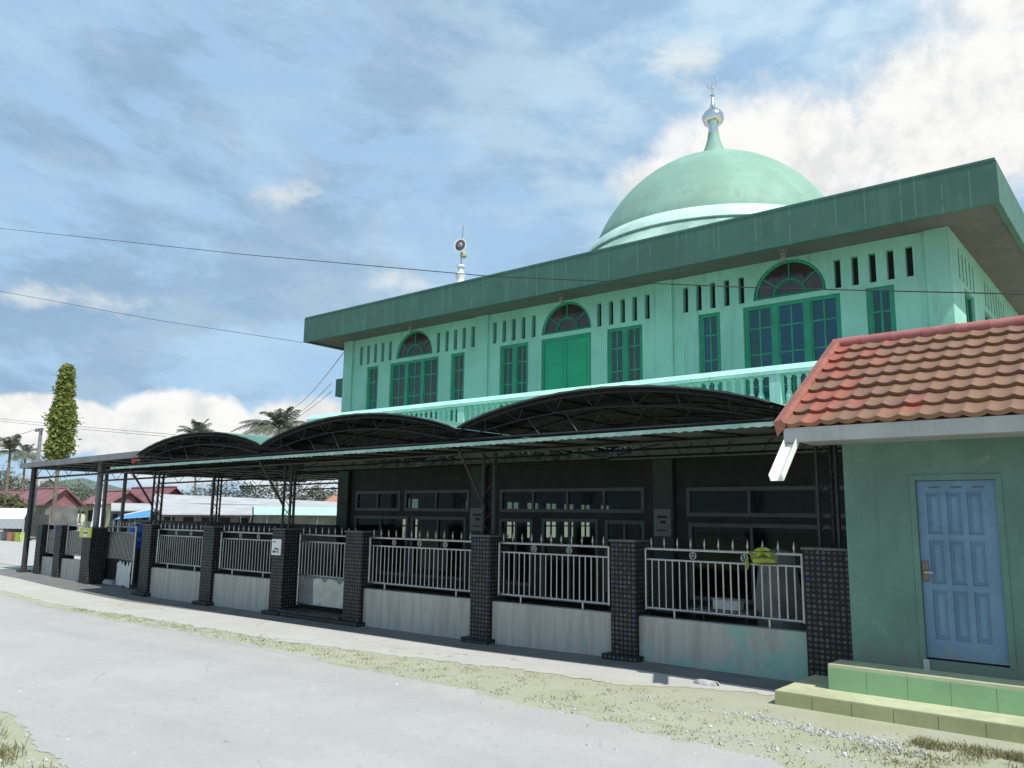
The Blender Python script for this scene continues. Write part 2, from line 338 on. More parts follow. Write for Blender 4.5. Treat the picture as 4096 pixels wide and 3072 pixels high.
ROADM = groundmat('pale_concrete_road', ((.405, .394, .374), (.447, .436, .413), (.365, .354, .335)), (.8, .6), .4, .08, (.26, .26, .255), .35)
SANDM = groundmat('sandy_ground', ((.405, .405, .270), (.455, .452, .335), (.45, .443, .395)), (1.6, 1.3), .8, .40, (.27, .26, .19))
APRONM = groundmat('bright_concrete_apron', ((.465, .452, .42), (.50, .485, .45), (.425, .42, .31)), (1.2, .8), .3, .10, (.34, .34, .30), .8)
GRAVELM = mat('pale_gravel', (.44, .435, .42), .9, .3, 14, .3, 40)

# ------------------------------------------------------------------ mesh builder
class MB:
    def __init__(s): s.v = []; s.f = []
    def quad(s, *p):
        i = len(s.v); s.v += [tuple(q) for q in p]; s.f.append(tuple(range(i, i + len(p)))); return s
    def box(s, x0, x1, y0, y1, z0, z1):
        i = len(s.v)
        s.v += [(x0, y0, z0), (x1, y0, z0), (x1, y1, z0), (x0, y1, z0), (x0, y0, z1), (x1, y0, z1), (x1, y1, z1), (x0, y1, z1)]
        s.f += [tuple(i + k for k in q) for q in ((0, 3, 2, 1), (4, 5, 6, 7), (0, 1, 5, 4), (1, 2, 6, 5), (2, 3, 7, 6), (3, 0, 4, 7))]; return s
    def hexa(s, p):                                          # eight points, bottom loop then top loop
        i = len(s.v); s.v += [tuple(q) for q in p]
        s.f += [tuple(i + k for k in q) for q in ((0, 3, 2, 1), (4, 5, 6, 7), (0, 1, 5, 4), (1, 2, 6, 5), (2, 3, 7, 6), (3, 0, 4, 7))]; return s
    def tube(s, pts, r, n=6, closed=False):
        pts = [Vector(p) for p in pts]; N = len(pts); rs = r if isinstance(r, (list, tuple)) else [r] * N
        i0 = len(s.v); prev = None
        for k, p in enumerate(pts):
            if closed: d = pts[(k + 1) % N] - pts[k - 1]
            else: d = pts[min(k + 1, N - 1)] - pts[max(k - 1, 0)]
            d.normalize()
            a = prev if prev is not None else (Vector((0, 0, 1)) if abs(d.z) < .9 else Vector((1, 0, 0)))
            e = d.cross(a)
            if e.length < 1e-4: e = d.cross(Vector((0, 1, 0)))
            e.normalize(); a = e.cross(d).normalized(); prev = a
            for q in range(n):
                t = 2 * pi * q / n; w = p + (e * cos(t) + a * sin(t)) * rs[k]; s.v.append(tuple(w))
        for k in range(N if closed else N - 1):
            b0, b1 = i0 + k * n, i0 + ((k + 1) % N) * n
            for q in range(n): s.f.append((b0 + q, b0 + (q + 1) % n, b1 + (q + 1) % n, b1 + q))
        if not closed:
            s.f.append(tuple(i0 + q for q in reversed(range(n)))); s.f.append(tuple(i0 + (N - 1) * n + q for q in range(n)))
        return s
    def lathe(s, c, prof, n=24, cap=True):                  # prof: (radius, z) upward
        i0 = len(s.v)
        for r, zz in prof:
            for q in range(n): t = 2 * pi * q / n; s.v.append((c[0] + r * cos(t), c[1] + r * sin(t), c[2] + zz))
        for k in range(len(prof) - 1):
            b0, b1 = i0 + k * n, i0 + (k + 1) * n
            for q in range(n): s.f.append((b0 + q, b0 + (q + 1) % n, b1 + (q + 1) % n, b1 + q))
        if cap:
            s.f.append(tuple(i0 + q for q in reversed(range(n)))); s.f.append(tuple(i0 + (len(prof) - 1) * n + q for q in range(n)))
        return s
    def grid(s, rows):
        i0 = len(s.v); w = len(rows[0])
        for r in rows: s.v += [tuple(p) for p in r]
        for a in range(len(rows) - 1):
            for b in range(w - 1): s.f.append((i0 + a * w + b, i0 + a * w + b + 1, i0 + (a + 1) * w + b + 1, i0 + (a + 1) * w + b))
        return s
    def build(s, name, m, parent=None, smooth=False, bevel=0.0):
        off = Vector((0, 0, 0)); p = parent
        while p is not None: off += p.location; p = p.parent
        me = bpy.data.meshes.new(name); me.from_pydata([(a - off.x, b - off.y, c - off.z) for a, b, c in s.v], [], s.f)
        me.materials.append(m); me.update()
        if smooth:
            me.polygons.foreach_set('use_smooth', [True] * len(me.polygons))
            try: me.set_sharp_from_angle(angle=radians(38))
            except Exception: pass
        o = bpy.data.objects.new(name, me); COL.objects.link(o)
        if parent is not None: o.parent = parent
        if bevel:
            b = o.modifiers.new('edge', 'BEVEL'); b.width = bevel; b.segments = 2; b.limit_method = 'ANGLE'
        return o
def tag(o, label, cat, group=None, kind=None):
    if label: o['label'] = label
    if cat: o['category'] = cat
    if group: o['group'] = group
    if kind: o['kind'] = kind
    return o
def thing(name, label, cat, loc, group=None):
    o = bpy.data.objects.new(name, None); COL.objects.link(o); o.location = loc; o.empty_display_size = .3
    return tag(o, label, cat, group)
def kids(o): return [c for c in list(COL.objects) if c.parent == o]
def share(src, parent, d, name=None):
    """a copy of a part under another (or the same) parent, moved by d"""
    c = src.copy(); COL.objects.link(c); c.parent = parent; c.location = src.location + Vector(d); return c
def copy_tree(o, loc=None, parent=None):
    c = o.copy(); COL.objects.link(c); c.parent = parent
    if loc is not None: c.location = loc
    for k in kids(o): copy_tree(k, None, c)
    return c
def structure(name, mb, m, label=None):
    o = mb.build(name, m); o['kind'] = 'structure'; return o

# ------------------------------------------------------------------ the ground
GP = [(-400, .1), (-60, .1), (-30, .14), (-26, .07), (-23.5, -.02), (-20, -.11), (-15, -.085), (-9, -.06), (-6, 0.0), (-3.5, .0), (200, .0)]
def g(x):
    for (a, za), (b, zb) in zip(GP, GP[1:]):
        if a <= x <= b: return za + (zb - za) * (x - a) / (b - a)
    return 0.0
def xs_range(a, b, st):
    n = max(1, int(round((b - a) / st))); return [a + (b - a) * i / n for i in range(n + 1)]
def strip(name, m, xs, ya, yb, dz, ny=2):
    mb = MB(); rows = []
    for i in range(ny + 1):
        t = i / ny; rows.append([(q, ya(q) * (1 - t) + yb(q) * t, g(q) + dz) for q in xs])
    mb.grid(rows); return structure(name, mb, m)
base_x = [-900, -400, -200, -100] + xs_range(-60, 4, .8) + [20, 60, 200, 700]
strip('ground', SANDM, base_x, lambda q: -60, lambda q: 900, 0.0, 12)
def wob(seed, amp):
    rr = random.Random(seed); ph = [(rr.uniform(.5, 3.5), rr.uniform(0, 6.28), rr.uniform(.3, 1)) for _ in range(7)]
    return lambda q: amp * sum(a * sin(f * q + p) for f, p, a in ph) / 2.2
def lin(pts):
    def f(q):
        if q <= pts[0][0]: return pts[0][1]
        for (a, ya), (b, yb) in zip(pts, pts[1:]):
            if a <= q <= b: return ya + (yb - ya) * (q - a) / (b - a)
        return pts[-1][1]
    return f
def rag(seed, amp):                                        # crumbled edge: the slow waver plus finer and finer teeth
    rr = random.Random(seed); lo = wob(seed, amp); hi = [(rr.uniform(6, 14) * 1.9 ** i, rr.uniform(0, 6.28), .42 / 1.35 ** i) for i in range(4)]
    return lambda q: lo(q) + amp * sum(a * sin(f * q + p + 1.3 * sin(.37 * f * q)) for f, p, a in hi)
w1, w2, w3 = rag(1, .10), rag(2, .09), rag(3, .11)
near_e = lin([(-120, 6.5), (-30, 5.1), (-9.25, 3.50), (-7.1, 3.10), (0, 1.9), (10, .5)])
far_e = lin([(-120, 9.5), (-40, 8.4), (-19.8, 7.9), (-10.0, 7.78), (-6.7, 7.36), (-3.2, 7.0), (10, 6.3)])
ap_e = lin([(-60, 8.2), (-20, 8.2), (-11, 8.46), (-7.3, 8.85), (-5.6, 8.95), (-4.6, 9.35), (-3.4, 9.75), (6, 9.7)])
strip('road', ROADM, xs_range(-70, -22, .3) + xs_range(-21.93, 12, .045), lambda q: near_e(q) + w1(q) * .45, lambda q: far_e(q) + w2(q), .004, 3)
strip('apron', APRONM, xs_range(-31, -3.45, .05), lambda q: ap_e(q) + w3(q) * .8, lambda q: 10.9, .004, 2)
strip('shade_strip', mat('shaded_concrete_strip', (.165, .165, .16), .85, .14, 2, .25, 40), xs_range(-29.5, -3.2, .4), lambda q: 9.88 - (.35 if q < -24 else .35 * max(0, (-12 - q) / 12)) , lambda q: 10.9, .008)  # awning's shade along the fence foot, put into a darker concrete sheet
mb = MB(); mb.grid([[(-70, 11.2, .15), (-30.2, 11.2, .15)], [(-90, 40, .12), (-30.2, 40, .12)]]); structure('market_yard', mb, ROADM)
mb = MB(); mb.grid([[(q, yy, g(q) + .012) for q in xs_range(-29, -2.5, 1.0)] for yy in (10.9, 16.3)]); structure('terrace_floor', mb, FLOOR)
hill = MB(); rows = []
for k in range(5):
    rr = []
    for i in range(60):
        a = radians(-100 + i * 3.0); d = 700 + k * 60; hh = (14 + 9 * sin(i * .7) + 7 * sin(i * .31 + 1) + 3 * sin(i * 1.9)) * sin(pi * k / 4) + (2 if k == 0 else 0)
        rr.append((sin(a) * d, cos(a) * d, max(hh * 1.7, 0) - 1))
    rows.append(rr)
hill.grid(rows); o = structure('hills', hill, HILLM)

# ------------------------------------------------------------------ the mosque
WY, BY, FY = 16.3, 15.0, 15.35                # wall, balcony front, fascia front
MX0, MX1 = -20.32, -2.93
MID = [-17.16, -11.67, -5.98]
mosque = thing('mosque', 'two storey mint green mosque with dark green flat roof edge and large pale dome', 'mosque', (-11.6, 16.3, 0))

def wall_grid(mb, P, u0, u1, v0, v1, holes, depth):
    """wall sheet with real openings; P(u, v, d) maps wall coordinates and depth into space"""
    us = sorted({u0, u1} | {h[0] for h in holes} | {h[1] for h in holes}); vs = sorted({v0, v1} | {h[2] for h in holes} | {h[3] for h in holes})
    us = [q for q in us if u0 <= q <= u1]; vs = [q for q in vs if v0 <= q <= v1]
    for a, b in zip(us, us[1:]):
        for c, d in zip(vs, vs[1:]):
            cu, cv = (a + b) / 2, (c + d) / 2
            if not any(h[0] < cu < h[1] and h[2] < cv < h[3] for h in holes):
                mb.quad(P(a, c, 0), P(b, c, 0), P(b, d, 0), P(a, d, 0))
    for a, b, c, d in holes:
        mb.quad(P(a, c, 0), P(a, d, 0), P(a, d, depth), P(a, c, depth)); mb.quad(P(b, c, 0), P(b, c, depth), P(b, d, depth), P(b, d, 0))
        mb.quad(P(a, c, 0), P(a, c, depth), P(b, c, depth), P(b, c, 0)); mb.quad(P(a, d, 0), P(b, d, 0), P(b, d, depth), P(a, d, depth))
def PF(u, v, d): return (u, WY + d, v)
WIN = []                                                # u0, u1, leaves, glass
for cx, kind in zip(MID, 'wdw'):
    if kind == 'w':
        WIN += [(cx - 2.06, cx - 1.54, 1), (cx - 1.01, cx + 1.03, 3), (cx + 1.52, cx + 2.04, 1)]
    else:
        WIN += [(cx - 2.17, cx - 1.20, 2), (cx + 1.22, cx + 2.20, 2)]
WZ0, WZ1 = 4.45, 6.52
holes = [(a, b, WZ0, WZ1) for a, b, _ in WIN] + [(MID[1] - .77, MID[1] + .76, 4.12, 6.52)]
slots = []
for cx in MID:
    offs = [-2.36, -2.03, -1.70, -1.37, -1.03, 1.00, 1.34, 1.67, 2.00, 2.34]
    slots += [(cx + q - .065, cx + q + .065, 6.62, 7.21) for q in offs]
arch_h = [(cx - .77, cx + .77, 6.63, 7.405) for cx in MID]
mb = MB(); wall_grid(mb, PF, MX0, MX1, 4.05, 7.46, holes + slots + arch_h, .16)
for cx in MID:                                          # spandrels that round the arched openings
    n = 14
    for i in range(n):
        t0, t1 = pi * i / n, pi * (i + 1) / n
        a = (cx + .77 * cos(t0), 6.63 + .775 * sin(t0)); b = (cx + .77 * cos(t1), 6.63 + .775 * sin(t1))
        mb.quad((b[0], WY, b[1]), (a[0], WY, a[1]), (a[0], WY, 7.405), (b[0], WY, 7.405))
        mb.quad((a[0], WY, a[1]), (b[0], WY, b[1]), (b[0], WY + .16, b[1]), (a[0], WY + .16, a[1]))
# right flank with its own openings, left flank and back plain
def PR(u, v, d): return (MX1 - d, u, v)
side_holes = [(17.35, 18.3, 4.5, 6.52), (19.4, 20.9, 4.5, 6.52)] + [(16.95 + i * .34, 17.08 + i * .34, 6.62, 7.21) for i in range(5)] + [(19.6 + i * .34, 19.73 + i * .34, 6.62, 7.21) for i in range(8)]
wall_grid(mb, PR, WY, 33.0, 0.0, 7.46, side_holes, .16)
def PL(u, v, d): return (MX0 + d, u, v)
LEFT_H = [(q, q + .85, 1.15, 2.62) for q in (18.9, 22.0, 24.35, 25.6, 26.85, 28.1, 29.35, 30.9)]
wall_grid(mb, PL, WY, 33.0, 0.0, 7.46, LEFT_H, .16)
mb.quad((MX0, 33, 0), (MX0, 33, 7.46), (MX1, 33, 7.46), (MX1, 33, 0))
mb.build('upper_wall', MINT, mosque)
for u in (-20.1, -14.45, -8.87, -3.14):
    MB().box(u - .21, u + .21, WY - .055, WY - .002, 4.06, 7.455).build('pilaster', MINT, mosque)
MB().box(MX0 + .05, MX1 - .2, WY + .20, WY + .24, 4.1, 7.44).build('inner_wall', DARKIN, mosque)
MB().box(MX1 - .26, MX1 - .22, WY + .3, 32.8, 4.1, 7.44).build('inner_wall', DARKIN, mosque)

def window(u0, u1, n, z0, z1, gl, y=WY, rows=(.36, .78)):
    f = MB(); yb = y + .05; t = .075; dy = .075
    f.box(u0, u0 + t, yb, yb + dy, z0, z1); f.box(u1 - t, u1, yb, yb + dy, z0, z1)
    f.box(u0 + t, u1 - t, yb, yb + dy, z1 - t, z1); f.box(u0 + t, u1 - t, yb, yb + dy, z0, z0 + t)
    w = (u1 - u0) / n
    for i in range(1, n): f.box(u0 + i * w - .065, u0 + i * w + .065, yb - .006, yb + dy, z0 + t, z1 - t)
    for i in range(n):
        a = u0 + i * w + (.065 if i else t); b = u0 + (i + 1) * w - (.065 if i < n - 1 else t); c = (a + b) / 2
        f.box(a, a + .035, yb + .015, yb + .05, z0 + t, z1 - t); f.box(b - .035, b, yb + .015, yb + .05, z0 + t, z1 - t)
        f.box(c - .017, c + .017, yb + .02, yb + .045, z0 + t, z1 - t)
        for q in rows:
            zz = z1 - (z1 - z0) * q * .62; f.box(a + .035, b - .035, yb + .022, yb + .043, zz - .017, zz + .017)
    o = f.build('window', WINGREEN, mosque)
    MB().box(u0 + .03, u1 - .03, yb + .03, yb + .036, z0 + .03, z1 - .03).build('pane', gl, o)
    return o
for i, (a, b, n) in enumerate(WIN): window(a, b, n, WZ0, WZ1, GLASS_BL if i >= 5 else GLASS_UP, rows=(.38, .82, 1.36))
# double door of the middle bay
c = MID[1]; f = MB(); f.box(c - .77, c - .70, WY + .04, WY + .13, 4.12, 6.52); f.box(c + .69, c + .76, WY + .04, WY + .13, 4.12, 6.52); f.box(c - .70, c + .69, WY + .04, WY + .13, 6.44, 6.52)
dr = f.build('double_door', WINGREEN, mosque)
for a, b in ((c - .70, c - .012), (c + .002, c + .69)):
    l = MB().box(a, b, WY + .06, WY + .10, 4.12, 6.44); l.box(a + .1, b - .1, WY + .054, WY + .0605, 5.35, 6.32).box(a + .1, b - .1, WY + .054, WY + .0605, 4.25, 5.2)
    l.build('door_leaf', DOORGREEN, dr)
MB().tube([(c + .06, WY + .02, 5.05), (c + .06, WY + .02, 5.2)], .012).build('door_handle', STEEL, dr)
for cx in MID:                                            # fan lights
    f = MB(); z0 = 6.63; yy = WY + .06
    arc = lambda r, n=22: [(cx + r * cos(pi * i / n), yy, z0 + .03 + r * sin(pi * i / n)) for i in range(n + 1)]
    f.tube(arc(.725), .035, 6); f.tube(arc(.70), .012, 5); f.tube(arc(.335, 14), .022, 5); f.tube(arc(.29, 14), .010, 5)
    f.tube([(cx - .74, yy, z0 + .03), (cx + .74, yy, z0 + .03)], .035, 6)
    for d in (37, 90, 143): f.tube([(cx + .33 * cos(radians(d)), yy, z0 + .03 + .33 * sin(radians(d))), (cx + .71 * cos(radians(d)), yy, z0 + .03 + .71 * sin(radians(d)))], .018, 5)
    o = f.build('arched_window', WINGREEN, mosque)
    pn = MB(); pts = [(cx + .74 * cos(pi * i / 22), WY + .075, z0 + .02 + .74 * sin(pi * i / 22)) for i in range(23)]; pn.quad(*reversed(pts))
    pn.build('pane', PLUM, o)
sl = None
for a, b, z0, z1 in slots:                              # vent slots: dark plate standing in for the shade deep in each opening
    if sl is None: sl = MB().box(a + .001, b - .001, WY + .135, WY + .155, z0 + .001, z1 - .001).build('vent_slot', DARKIN, mosque); s0 = a
    else: share(sl, mosque, (a - s0, 0, 0))
for (a, b, z0, z1) in side_holes[:2]:
    f = MB(); xx = MX1 - .05
    for q in (a + .03, (a + b) / 2, b - .03): f.box(xx - .06, xx, q - .03, q + .03, z0, z1)
    for q in (z0 + .03, z0 + (z1 - z0) * .5, z1 - .03): f.box(xx - .055, xx - .005, a + .06, (a + b) / 2 - .03, q - .03, q + .03).box(xx - .055, xx - .005, (a + b) / 2 + .03, b - .06, q - .03, q + .03)
    o = f.build('window', WINGREEN, mosque); MB().box(xx - .045, xx - .04, a + .02, b - .02, z0 + .02, z1 - .02).build('pane', GLASS_UP, o)
# roof: fascia ring, soffit, deck
RX0, RX1, RY1 = -21.24, -1.96, 34.0
mb = MB(); t = .10
mb.box(RX0, RX1, FY, FY + t, 7.395, 8.15); mb.box(RX0, RX0 + t, FY + t, RY1, 7.395, 8.15); mb.box(RX1 - t, RX1, FY + t, RY1, 7.395, 8.15); mb.box(RX0 + t, RX1 - t, RY1 - t, RY1, 7.395, 8.15)
fas = mb.build('roof_fascia', FASCIA, mosque)
MB().box(RX0 + .02, RX1 - .02, FY - .008, FY + .14, 8.152, 8.20).build('coping', FASCIA, fas)
mb = MB(); so = 7.44
mb.quad((RX0 + t, FY + t, so), (RX0 + t, RY1 - t, so), (RX1 - t, RY1 - t, so), (RX1 - t, FY + t, so)); mb.build('soffit', SOFFIT, mosque)
MB().box(RX0 + t, RX1 - t, FY + t, RY1 - t, 7.95, 8.05).build('roof_deck', CAP, mosque)
# dome
DC = (-11.58, 25.0, 0.0)
prof = [(4.14, 11.02)]
for i in range(1, 26):
    zz = 11.02 + (14.34 - 11.02) * sin(i / 25 * pi / 2)
    prof.append((max(.30, 4.50 * sqrt(max(0, 1 - ((zz - 9.0) / 5.35) ** 2))) + (.03 * (25 - i) / 25), zz))
d = MB(); d.lathe(DC, prof, 72); dome = d.build('dome', DOMEM, mosque, True)
MB().lathe(DC, [(4.42, 10.62), (4.55, 10.64), (4.50, 10.78), (4.34, 11.00), (4.20, 11.10), (4.08, 11.12)], 72).build('ring_ledge', DOMERING, dome, True)
MB().lathe(DC, [(6.1, 8.05), (5.7, 8.9), (5.3, 9.7), (4.98, 10.0), (4.68, 10.38), (4.44, 10.625)], 72).build('skirt', DOMESKIRT, dome, True)
f = MB(); f.lathe(DC, [(.62, 14.26), (.42, 14.55), (.30, 14.85), (.22, 15.1), (.185, 15.36)], 24); fin = f.build('finial', DOMEM, dome, True)
ob = MB(); ob.lathe(DC, [(.17, 15.36), (.17, 15.6), (.21, 15.64), (.33, 15.74), (.385, 15.9), (.375, 16.02), (.30, 16.14), (.18, 16.24), (.10, 16.32), (.065, 16.5), (.04, 16.72), (.03, 16.74), (.09, 16.76), (.09, 16.79), (.03, 16.81), (.02, 17.3)], 12)
cr = [(DC[0] + .19 * cos(radians(a)), DC[1], 17.26 + .21 * sin(radians(a))) for a in range(165, 400, 12)] + [(DC[0] + .05, DC[1], 17.55)]
ob.tube(cr, [.018 + .020 * sin(pi * i / (len(cr) - 1)) for i in range(len(cr))], 5); o = ob.build('finial_ball', CHROME, dome, True)
# balcony
bal = MB().box(MX0, MX1, BY, WY - .06, 3.94, 4.10).build('balcony', MINTRIM, mosque)
MB().box(MX0, MX1, BY - .02, BY + .18, 3.24, 3.938).build('balcony_beam', BEAM, bal)
mb = MB(); r0 = 4.76; xx0, xx1 = MX0 + .02, MX1 - .02     # hand rail with a sloped upper moulding
sec = [(BY - .05, r0), (BY - .05, r0 + .07), (BY - .015, r0 + .10), (BY + .06, r0 + .185), (BY + .14, r0 + .19), (BY + .20, r0 + .10), (BY + .20, r0)]
mb.grid([[(xx0, a, b) for a, b in sec + sec[:1]], [(xx1, a, b) for a, b in sec + sec[:1]]]); mb.quad(*[(xx0, a, b) for a, b in sec]); mb.quad(*[(xx1, a, b) for a, b in reversed(sec)])
mb.build('balcony_rail', MINTRIM, mosque)
MB().box(xx0, xx1, BY - .02, BY + .15, 4.102, 4.17).build('balcony_kerb', MINTRIM, mosque)
PX = [-20.2, -18.06, -13.98, -9.9, -5.83, -3.05]
for q in PX: MB().box(q - .11, q + .11, BY - .03, BY + .16, 4.17, r0 - .002).build('balcony_post', MINTRIM, mosque)
b0 = None; prof = [(.062, 0), (.062, .035), (.038, .05), (.062, .12), (.070, .17), (.045, .25), (.028, .30), (.045, .325), (.028, .35), (.040, .44), (.030, .50), (.058, .535), (.058, .588)]
q = MX0 + .3
while q < MX1 - .2:
    if all(abs(q - p) > .16 for p in PX):
        if b0 is None: b0 = MB().lathe((q, BY + .065, 4.17), prof, 10).build('baluster', MINTRIM, mosque, True); qb = q
        else: share(b0, mosque, (q - qb, 0, 0))
    q += .185
# raised ornamental script on the balcony beam
def script(mb, x0, x1, zc, h, y, rs, rows=1):
    rr = random.Random(rs); xx = x1
    while xx > x0:
        w = rr.uniform(.12, .42); hh = h * rr.uniform(.35, 1)
        pts = []; k = rr.choice((0, 1, 2))
        for i in range(9):
            t = i / 8
            if k == 0: p = (xx - w * t, zc - h * .3 + hh * abs(sin(t * pi * 1.5)) * .7)
            elif k == 1: p = (xx - w * .5 - w * .45 * cos(t * 5), zc - h * .2 + hh * .4 * sin(t * 5))
            else: p = (xx - w * .3 * t, zc - h * .4 + hh * t)
            pts.append((p[0], y, p[1]))
        mb.tube(pts, .014, 4); xx -= w + rr.uniform(.02, .12)
        if rr.random() < .6: mb.lathe((xx + .05, y, zc + rr.choice((-.42, .42)) * h), [(.018, -.015), (.022, 0), (.018, .015)], 6)
mb = MB(); script(mb, -18.2, -14.1, 3.50, .17, BY - .024, 3); script(mb, -12.4, -8.95, 3.50, .17, BY - .024, 9)
mb.build('raised_script', mat('script_relief', (.010, .011, .010), .6, .2, 4), bal)
# ground floor wall
lw_holes = [(-19.45, -17.55, 2.16, 2.68), (-17.3, -14.85, 2.16, 2.68), (-19.45, -17.2, .35, 1.95), (-17.0, -14.95, .35, 1.95),
            (-13.72, -9.5, 2.16, 2.68), (-13.72, -12.7, .35, 1.93), (-12.35, -10.75, .05, 1.95), (-10.5, -9.5, .35, 1.93),
            (-8.39, -4.2, 2.1, 2.66), (-8.35, -4.2, .35, 1.9)]
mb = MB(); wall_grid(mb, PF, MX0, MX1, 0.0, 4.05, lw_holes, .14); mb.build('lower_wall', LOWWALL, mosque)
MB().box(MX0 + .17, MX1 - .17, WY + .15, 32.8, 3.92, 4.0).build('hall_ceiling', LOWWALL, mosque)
MB().box(MX0 + .17, MX1 - .17, WY + .15, 32.8, .02, .06).build('hall_floor', mat('hall_carpet', (.05, .035, .03), .9, .2, 2), mosque)
mb = MB()
for q in (17.6, 21.0, 23.4): mb = MB().box(-9.2 - (q - 17.6), -8.6 - (q - 17.6), q + 2, q + 2.6, .061, 3.918).build('hall_column', BEAM, mosque)
for a, b, z0, z1 in LEFT_H:
    f = MB(); xx = MX0 + .05
    for q in (a + .03, (a + b) / 2, b - .03): f.box(xx, xx + .06, q - .03, q + .03, z0, z1)
    for q in (z0 + .03, z0 + (z1 - z0) * .35, z0 + (z1 - z0) * .68, z1 - .03): f.box(xx + .005, xx + .055, a + .06, (a + b) / 2 - .03, q - .025, q + .025).box(xx + .005, xx + .055, (a + b) / 2 + .03, b - .06, q - .025, q + .025)
    f.build('window', WINGREEN, mosque)
for a, b, z0, z1 in lw_holes:
    n = 4 if (b - a) > 4 and z0 > 2 and a < -9 else (3 if b - a > 3 else 2); f = MB(); t = .05; y0, y1 = WY - .012, WY + .06
    f.box(a - .03, a + t, y0, y1, z0 - .03, z1 + .03); f.box(b - t, b + .03, y0, y1, z0 - .03, z1 + .03); f.box(a + t, b - t, y0, y1, z1 - t, z1 + .03); f.box(a + t, b - t, y0, y1, z0 - .03, z0 + t)
    w = (b - a) / n
    for i in range(1, n): f.box(a + i * w - .03, a + i * w + .03, y0 + .004, y1, z0 + t, z1 - t)
    o = f.build('window' if z0 > .1 else 'entrance_door', ALU, mosque)
    MB().box(a + .01, b - .01, WY + .03, WY + .036, z0 + .01, z1 - .01).build('pane', GLASS_LOW, o)
for u in (-20.0, -14.45, -8.95, -3.2): MB().box(u - .24, u + .24, WY - .10, WY - .016, 0, 3.93).build('lower_pilaster', BEAM, mosque)
MB().box(MX0 - .65, MX0 - .002, 16.5, 17.9, 5.77, 6.34).build('window_hood', FASCIA, mosque)
LAMPM = mat('grey_lamp_plaster', (.22, .20, .20), .7, .1, 6)
lamp0 = None
for u, nm in ((-16.75, 'left'), (-11.4, 'middle'), (-5.86, 'right')):
    t_ = thing('soffit_lamp', 'small turned white lamp under the roof edge above the %s arched window' % nm, 'lamp', (u, 15.75, 7.44), 'lamps under the roof edge')
    if lamp0 is None:
        lamp0 = t_; MB().lathe((u, 15.75, 7.20), [(.11, .22), (.11, .238)], 14).build('base_disc', LAMPM, t_); MB().lathe((u, 15.75, 7.20), [(.03, .0), (.06, .03), (.07, .08), (.05, .12), (.07, .15), (.05, .22)], 12).build('lamp_shade', LAMPM, t_, True)
    else:
        for k in kids(lamp0): share(k, t_, (0, 0, 0))
bd0 = None
for u, wd, lb in ((-14.42, .5, 'grey notice board on the mosque pilaster behind the third canopy post'), (-8.95, .42, 'grey notice board on the mosque pilaster left of the dark right bay')):
    t_ = thing('notice_board', lb, 'notice board', (u, WY - .125, 1.6), 'notice boards on the mosque pilasters')
    MB().box(u - wd / 2, u + wd / 2, WY - .135, WY - .103, 1.63, 2.22).build('board', NOTICE, t_)
    MB().box(u - wd * .30, u + wd * .30, WY - .139, WY - .1365, 2.02, 2.08).box(u - wd * .1, u + wd * .22, WY - .139, WY - .1365, 1.90, 1.97).box(u - wd * .32, u + wd * .30, WY - .139, WY - .1365, 1.74, 1.77).build('printed_mark', INK, t_)

# horn loudspeaker mast on the roof
mast = thing('loudspeaker_mast', 'white turned roof pillar with thin mast carrying a round horn loudspeaker', 'loudspeaker', (-17.42, 18.5, 8.05))
MB().lathe((-17.42, 18.5, 8.05), [(.14, 0), (.14, 1.30), (.16, 1.34), (.14, 1.40), (.12, 1.50), (.165, 1.60), (.165, 1.66), (.09, 1.72), (.085, 1.84), (.135, 1.90), (.135, 1.95), (.04, 2.0)], 16).build('pillar', WHITEP, mast, True)
MB().tube([(-17.42, 18.5, 10.02), (-17.36, 18.5, 11.36)], [.022, .012], 6).build('pole', STEEL, mast)
hn = MB(); ax = Vector((.25, -1, 0)).normalized(); c0 = Vector((-17.34, 18.5, 10.62))
for (r_a, d_a), (r_b, d_b) in zip([(.05, -.12), (.08, 0), (.12, .10), (.21, .18), (.235, .19)], [(.08, 0), (.12, .10), (.21, .18), (.235, .19), (.22, .185)]):
    hn.tube([c0 + ax * d_a, c0 + ax * d_b], [r_a, r_b], 18)
h_ = hn.build('horn', WHITEP, mast); MB().tube([c0 + ax * .192, c0 + ax * .196], [.18, .17], 18).build('horn_mouth', CAP, h_); MB().tube([c0 + ax * .197, c0 + ax * .23], [.09, .05], 14).build('horn_driver', NOTICE, h_)
MB().lathe((-17.33, 18.52, 10.24), [(.03, 0), (.11, .05), (.12, .14), (.06, .2)], 12).build('speaker_unit', CREAMW, mast, True)

